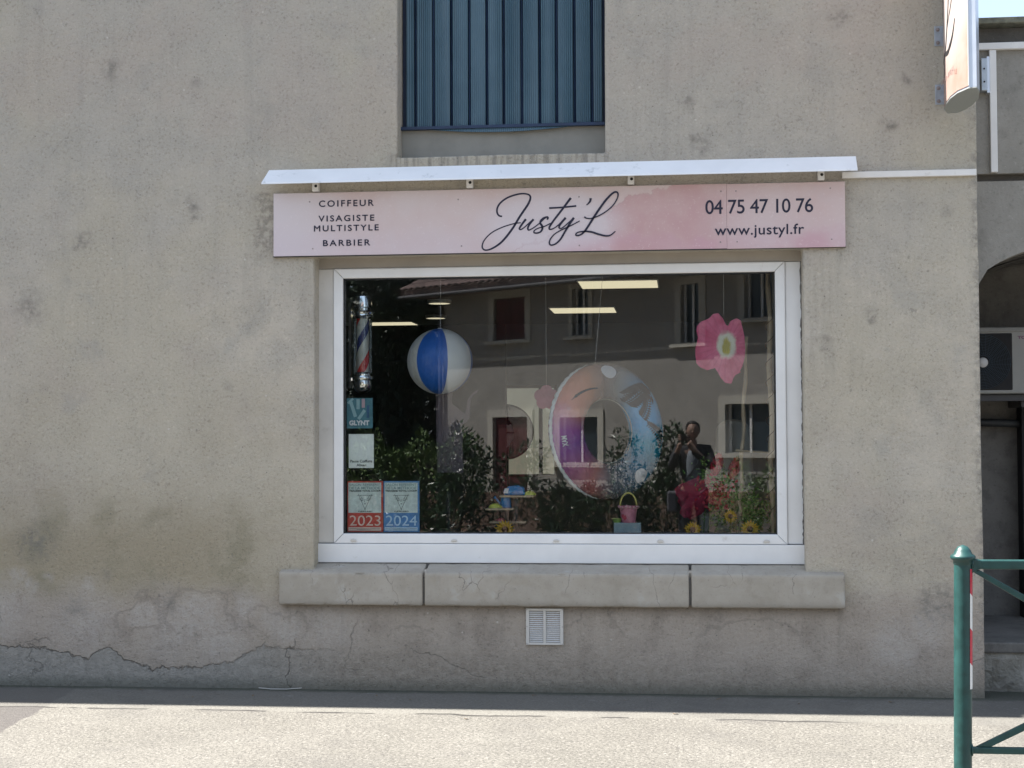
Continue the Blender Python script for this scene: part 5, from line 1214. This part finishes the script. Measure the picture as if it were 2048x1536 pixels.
shrub(-1.35, -11.6, 'dense dark laurel shrub reflected left of the toy bucket', [(-1.5,-11.6,.4,.5,.4,.5),(-1.1,-11.6,.5,.42,.35,.45),(-1.75,-11.7,.55,.25,.3,.4)], 3200, .10, .034, LM, 13)
shrub(-.75, -11.5, 'slender young shrub with sprigs reflected inside the swim ring', sprig(-.95,-.6,-11.5,.5,1.62,10,6,.12), 480, .09, .03, LM, 14, 3)
shrub(-.2, -11.9, 'bushy dark shrub reflected right beside the photographer', [(-.3,-11.9,.5,.42,.35,.6),(-.1,-11.9,1.0,.3,.3,.45),(-.15,-11.9,1.45,.22,.2,.3),(-.65,-11.9,.45,.3,.3,.45)], 3600, .09, .032, LM, 15)
shrub(.85, -12.3, 'greyish green low shrub reflected at the lower right of the pane', [(.75,-12.3,.6,.42,.35,.6),(1.2,-12.3,.55,.4,.35,.6),(1.6,-12.3,.5,.4,.3,.6)], 2600, .08, .03, LL, 16)
shrub(-4.3, -12.2, 'low dark hedge shrub reflected behind the certificate stickers', [(-4.3,-12.2,.45,.6,.4,.55),(-3.7,-12.2,.5,.45,.4,.5),(-5.1,-12.2,.45,.5,.4,.55)], 3600, .09, .034, LM, 17)
shrub(-4.6, -14.6, 'long light green climber mass reflected left of the house', [(-6.2,-14.6,.7,.9,.5,.75),(-5.0,-14.6,.8,.8,.5,.85),(-4.1,-14.6,.9,.6,.45,.75),(-3.5,-14.7,1.0,.4,.35,.75)], 8000, .09, .05, LL, 18)
for k, (x, y, h_, r_, lab) in enumerate(((-7.0,-27.6,9.5,1.9,'tall dark conifer reflected nearest the house'),(-9.4,-26.0,9.5,2.3,'tall dark conifer reflected behind the barber pole'),(-8.2,-30.5,11.5,2.6,'dark conifer rising behind the two nearer conifers'),(-12.6,-26.5,10,2.5,'dark conifer at the far left of the reflection'))):
    e = empty('conifer_tree', (x, y, 0), lab, 'tree', 'dark trees reflected left of the house')
    bl_ = []
    g = random.Random(k+40)
    for j in range(26):
        t = (j+.5)/26; rr = r_*(1-t*.75); a = g.uniform(0, 6.28); bl_.append((x+math.cos(a)*rr*.45, y+math.sin(a)*rr*.45, .4+h_*t, rr*.62, rr*.62, .75))
    leaf_mesh('crown', bl_, 9000, .26, .10, M['conifer'], e, 50+k, .45)
    mb = MB(); mb.tube([(x,y,-.2),(x,y,h_*.5),(x,y,h_)], [.22,.14,.03], 10); mb.build('trunk', M['bark'], e, smooth=True)
for k, (x, y, h_, r_, lab) in enumerate(((-4.5,-38,13,4.2,'broad dark tree rising behind the tiled roof of the house'),(4.5,-36,12,4.5,'broad dark tree behind the right part of the house'),(-16,-34,13,4.5,'broad dark tree far behind the conifers'),(-9.5,-36,13,4.5,'broad dark tree directly behind the conifers'))):
    e = empty('broadleaf_tree', (x, y, 0), lab, 'tree', 'trees behind the house'); g = random.Random(k+80); bl_ = []
    for j in range(22): bl_.append((x+g.gauss(0,r_*.42), y+g.gauss(0,r_*.35), h_*.55+g.uniform(-.35,.42)*h_, g.uniform(1,1.9), g.uniform(1,1.9), g.uniform(.9,1.6)))
    leaf_mesh('crown', bl_, 9000, .32, .2, M['conifer'], e, 90+k, .5); mb = MB(); mb.tube([(x,y,-.2),(x+.2,y,h_*.4),(x,y,h_*.8)], [.35,.25,.05], 10); mb.build('trunk', M['bark'], e, smooth=True)

# ------------------------------------------------------------------ the photographer
px_, py_ = .13, -9.93
pe = empty('person', (px_, py_, 0), 'person in a dark jacket and pale shirt holding a phone up, reflected in the pane', 'person')
def skin_body(name, nodes, edges, mat, parent, sub=2):
    me = bpy.data.meshes.new(name); me.from_pydata([n_[0] for n_ in nodes], edges, []); o = bpy.data.objects.new(name, me); C.objects.link(o)
    sk = o.modifiers.new('skin', 'SKIN'); sv = me.skin_vertices[0].data
    for i, n_ in enumerate(nodes): sv[i].radius = n_[1]
    sv[0].use_root = True; sk.use_smooth_shade = True
    ss = o.modifiers.new('sub', 'SUBSURF'); ss.levels = ss.render_levels = sub
    if mat: me.materials.append(mat)
    o.parent = parent; bpy.context.view_layer.update(); return o
skinm = plain('skin', (.30,.185,.14), .6, var=.05, bump=0); jkt = plain('dark_jacket', (.025,.025,.03), .8, var=.2, scale=9); shirt = plain('pale_shirt', (.24,.27,.31), .8, var=.08, scale=9); trs = plain('dark_trousers', (.03,.035,.045), .8, var=.2, scale=7)
# body: pelvis 0, chest, neck, head / arms bent to the phone at (0,-9.53,1.55) / legs
dxp = px_
nodes = [((0,0,.96),(.13,.085)), ((0,-.005,1.12),(.12,.075)), ((0,-.01,1.30),(.15,.085)), ((0,-.01,1.43),(.09,.075)), ((0,.0,1.50),(.052,.052)), ((0,.02,1.545),(.052,.055)),
 ((-.19,0,1.40),(.058,.058)), ((-.27,.13,1.18),(.047,.047)), ((-.175,.33,1.43),(.032,.032)), ((-.155,.365,1.49),(.028,.03)),
 ((.19,0,1.40),(.058,.058)), ((.24,.14,1.18),(.047,.047)), ((-.03,.33,1.44),(.032,.032)), ((-.06,.365,1.49),(.028,.03)),
 ((-.09,0,.88),(.10,.10)), ((-.11,.03,.50),(.062,.065)), ((-.12,0,.10),(.042,.045)), ((-.13,.12,.045),(.042,.035)),
 ((.09,0,.88),(.10,.10)), ((.12,.02,.50),(.062,.065)), ((.13,-.02,.10),(.042,.045)), ((.15,.10,.045),(.042,.035))]
edges = [(0,1),(1,2),(2,3),(3,4),(4,5),(2,6),(6,7),(7,8),(8,9),(2,10),(10,11),(11,12),(12,13),(0,14),(14,15),(15,16),(16,17),(0,18),(18,19),(19,20),(20,21)]
body = skin_body('body', nodes, edges, skinm, pe)
def ellip(mb, c, r, n=20, m=14, f=None):
    vs = []
    for j in range(m+1):
        ph = math.pi*j/m
        for k in range(n):
            a = 2*math.pi*k/n; v = Vector((math.sin(ph)*math.cos(a)*r[0], math.sin(ph)*math.sin(a)*r[1], math.cos(ph)*r[2]))
            if f: v = f(v)
            vs.append(v+Vector(c))
    mb.add(vs, [(j*n+k, (j+1)*n+k, (j+1)*n+(k+1)%n, j*n+(k+1)%n) for j in range(m) for k in range(n)])
def headf(v):
    v = v.copy()
    if v.z < 0: v.x *= 1+v.z*2.2; v.y *= 1+v.z*.9
    return v
mb = MB(); ellip(mb, (0,.025,1.635), (.078,.098,.118), f=headf)
ellip(mb, (0,.122,1.622), (.013,.018,.022), 10, 8); ellip(mb, (-.08,.02,1.63), (.01,.02,.03), 8, 6); ellip(mb, (.08,.02,1.63), (.01,.02,.03), 8, 6)
hd = mb.build('head', skinm, body, local=True, smooth=True)
mb = MB(); ellip(mb, (0,-.0,1.668), (.094,.112,.105), f=lambda v: Vector((v.x, v.y if v.y < .045 or v.z > .05 else .045, v.z if v.z > -.02 or v.y < .02 else -.02)))
mb.build('hair', plain('dark_hair', (.02,.014,.012), .6, var=.3, scale=30, bump=.6, bscale=90, bd=.004), pe, local=True, smooth=True)
for s_ in (-1, 1):
    mb = MB(); ellip(mb, (s_*.031,.112,1.642), (.012,.008,.006), 8, 6); mb.build('eye', M['dark'], hd, local=True)
mb = MB(); ellip(mb, (0,.115,1.585), (.024,.008,.006), 10, 6); mb.build('mouth', plain('lips', (.3,.1,.09), .5, bump=0), hd, local=True)
# fingers curled round the phone
for hx, s_ in ((-.165, -1), (-.055, 1)):
    for k in range(4):
        z = 1.585-.020*k; r_ = .0085-.0004*k; x0 = dxp*0+hx+s_*.012
        nd = [((x0, .372, z), (r_,)*2), ((x0+s_*-.0-s_*.0, .402, z+.004), (r_,)*2), ((x0-s_*.016, .424, z+.002), (r_*.9,)*2), ((x0-s_*.034, .430, z), (r_*.8,)*2)]
        skin_body('finger', nd, [(0,1),(1,2),(2,3)], skinm, body, 1)
    nd = [((hx, .372, 1.505), (.012,.012)), ((hx-s_*.005, .392, 1.525), (.0105,.0105)), ((hx-s_*.022, .392, 1.545), (.009,.009))]
    skin_body('thumb', nd, [(0,1),(1,2)], skinm, body, 1)
def cloth(name, nodes, edges, mat, infl=1.0):
    return skin_body(name, [(p, (r[0]*infl, r[1]*infl)) for p, r in nodes], edges, mat, pe)
cloth('jacket', [((0,-.01,.92),(.165,.12)), ((0,-.01,1.12),(.155,.112)), ((0,-.012,1.30),(.185,.122)), ((0,-.03,1.44),(.10,.08)), ((-.195,0,1.405),(.07,.07)), ((-.27,.13,1.18),(.06,.06)), ((-.19,.30,1.39),(.043,.043)),
   ((.195,0,1.405),(.07,.07)), ((.24,.14,1.18),(.06,.06)), ((-.01,.30,1.40),(.043,.043))], [(0,1),(1,2),(2,3),(2,4),(4,5),(5,6),(2,7),(7,8),(8,9)], jkt)
cloth('shirt', [((0,.03,.91),(.12,.105)), ((0,.035,1.12),(.11,.10)), ((0,.03,1.30),(.115,.112)), ((0,.02,1.43),(.07,.075))], [(0,1),(1,2),(2,3)], shirt)
cloth('trousers', [((0,0,.96),(.16,.115)), ((-.09,0,.86),(.112,.112)), ((-.11,.03,.50),(.08,.082)), ((-.12,0,.09),(.065,.07)), ((.09,0,.86),(.112,.112)), ((.12,.02,.50),(.08,.082)), ((.13,-.02,.09),(.065,.07))], [(0,1),(1,2),(2,3),(0,4),(4,5),(5,6)], trs)
for x, y in ((-.13,.05), (.145,.03)):
    mb = MB(); ellip(mb, (x, y+.02, .045), (.05,.14,.048)); mb.build('shoe', M['dark'], pe, local=True, smooth=True)
mb = MB(); mb.tube([(.20,-.02,1.46),(.05,.135,1.22),(-.15,.12,.95),(-.22,.0,.86)], .010, 8); mb.build('bag_strap', trs, pe, local=True, smooth=True)
mb = MB(); mb.box(-.33, -.20, -.12, .10, .62, .88); tag(mb.build('shoulder_bag', plain('grey_bag', (.10,.10,.12), .8, var=.2), loc=(-.33+px_*0, 0, .62), bevel=.03, seg=3), 'dark grey shoulder bag hanging at the hip of the photographer', 'bag')
bagO = bpy.data.objects['shoulder_bag']; bagO.location = (px_-.33, py_, .62)
mb = MB(); mb.box(px_-.185, px_-.035, py_+.394, py_+.403, 1.512, 1.585); tag(mb.build('phone', M['dark'], loc=(px_-.11, py_+.4, 1.51), bevel=.006, seg=3), 'dark phone held level in front of the face of the photographer', 'phone')
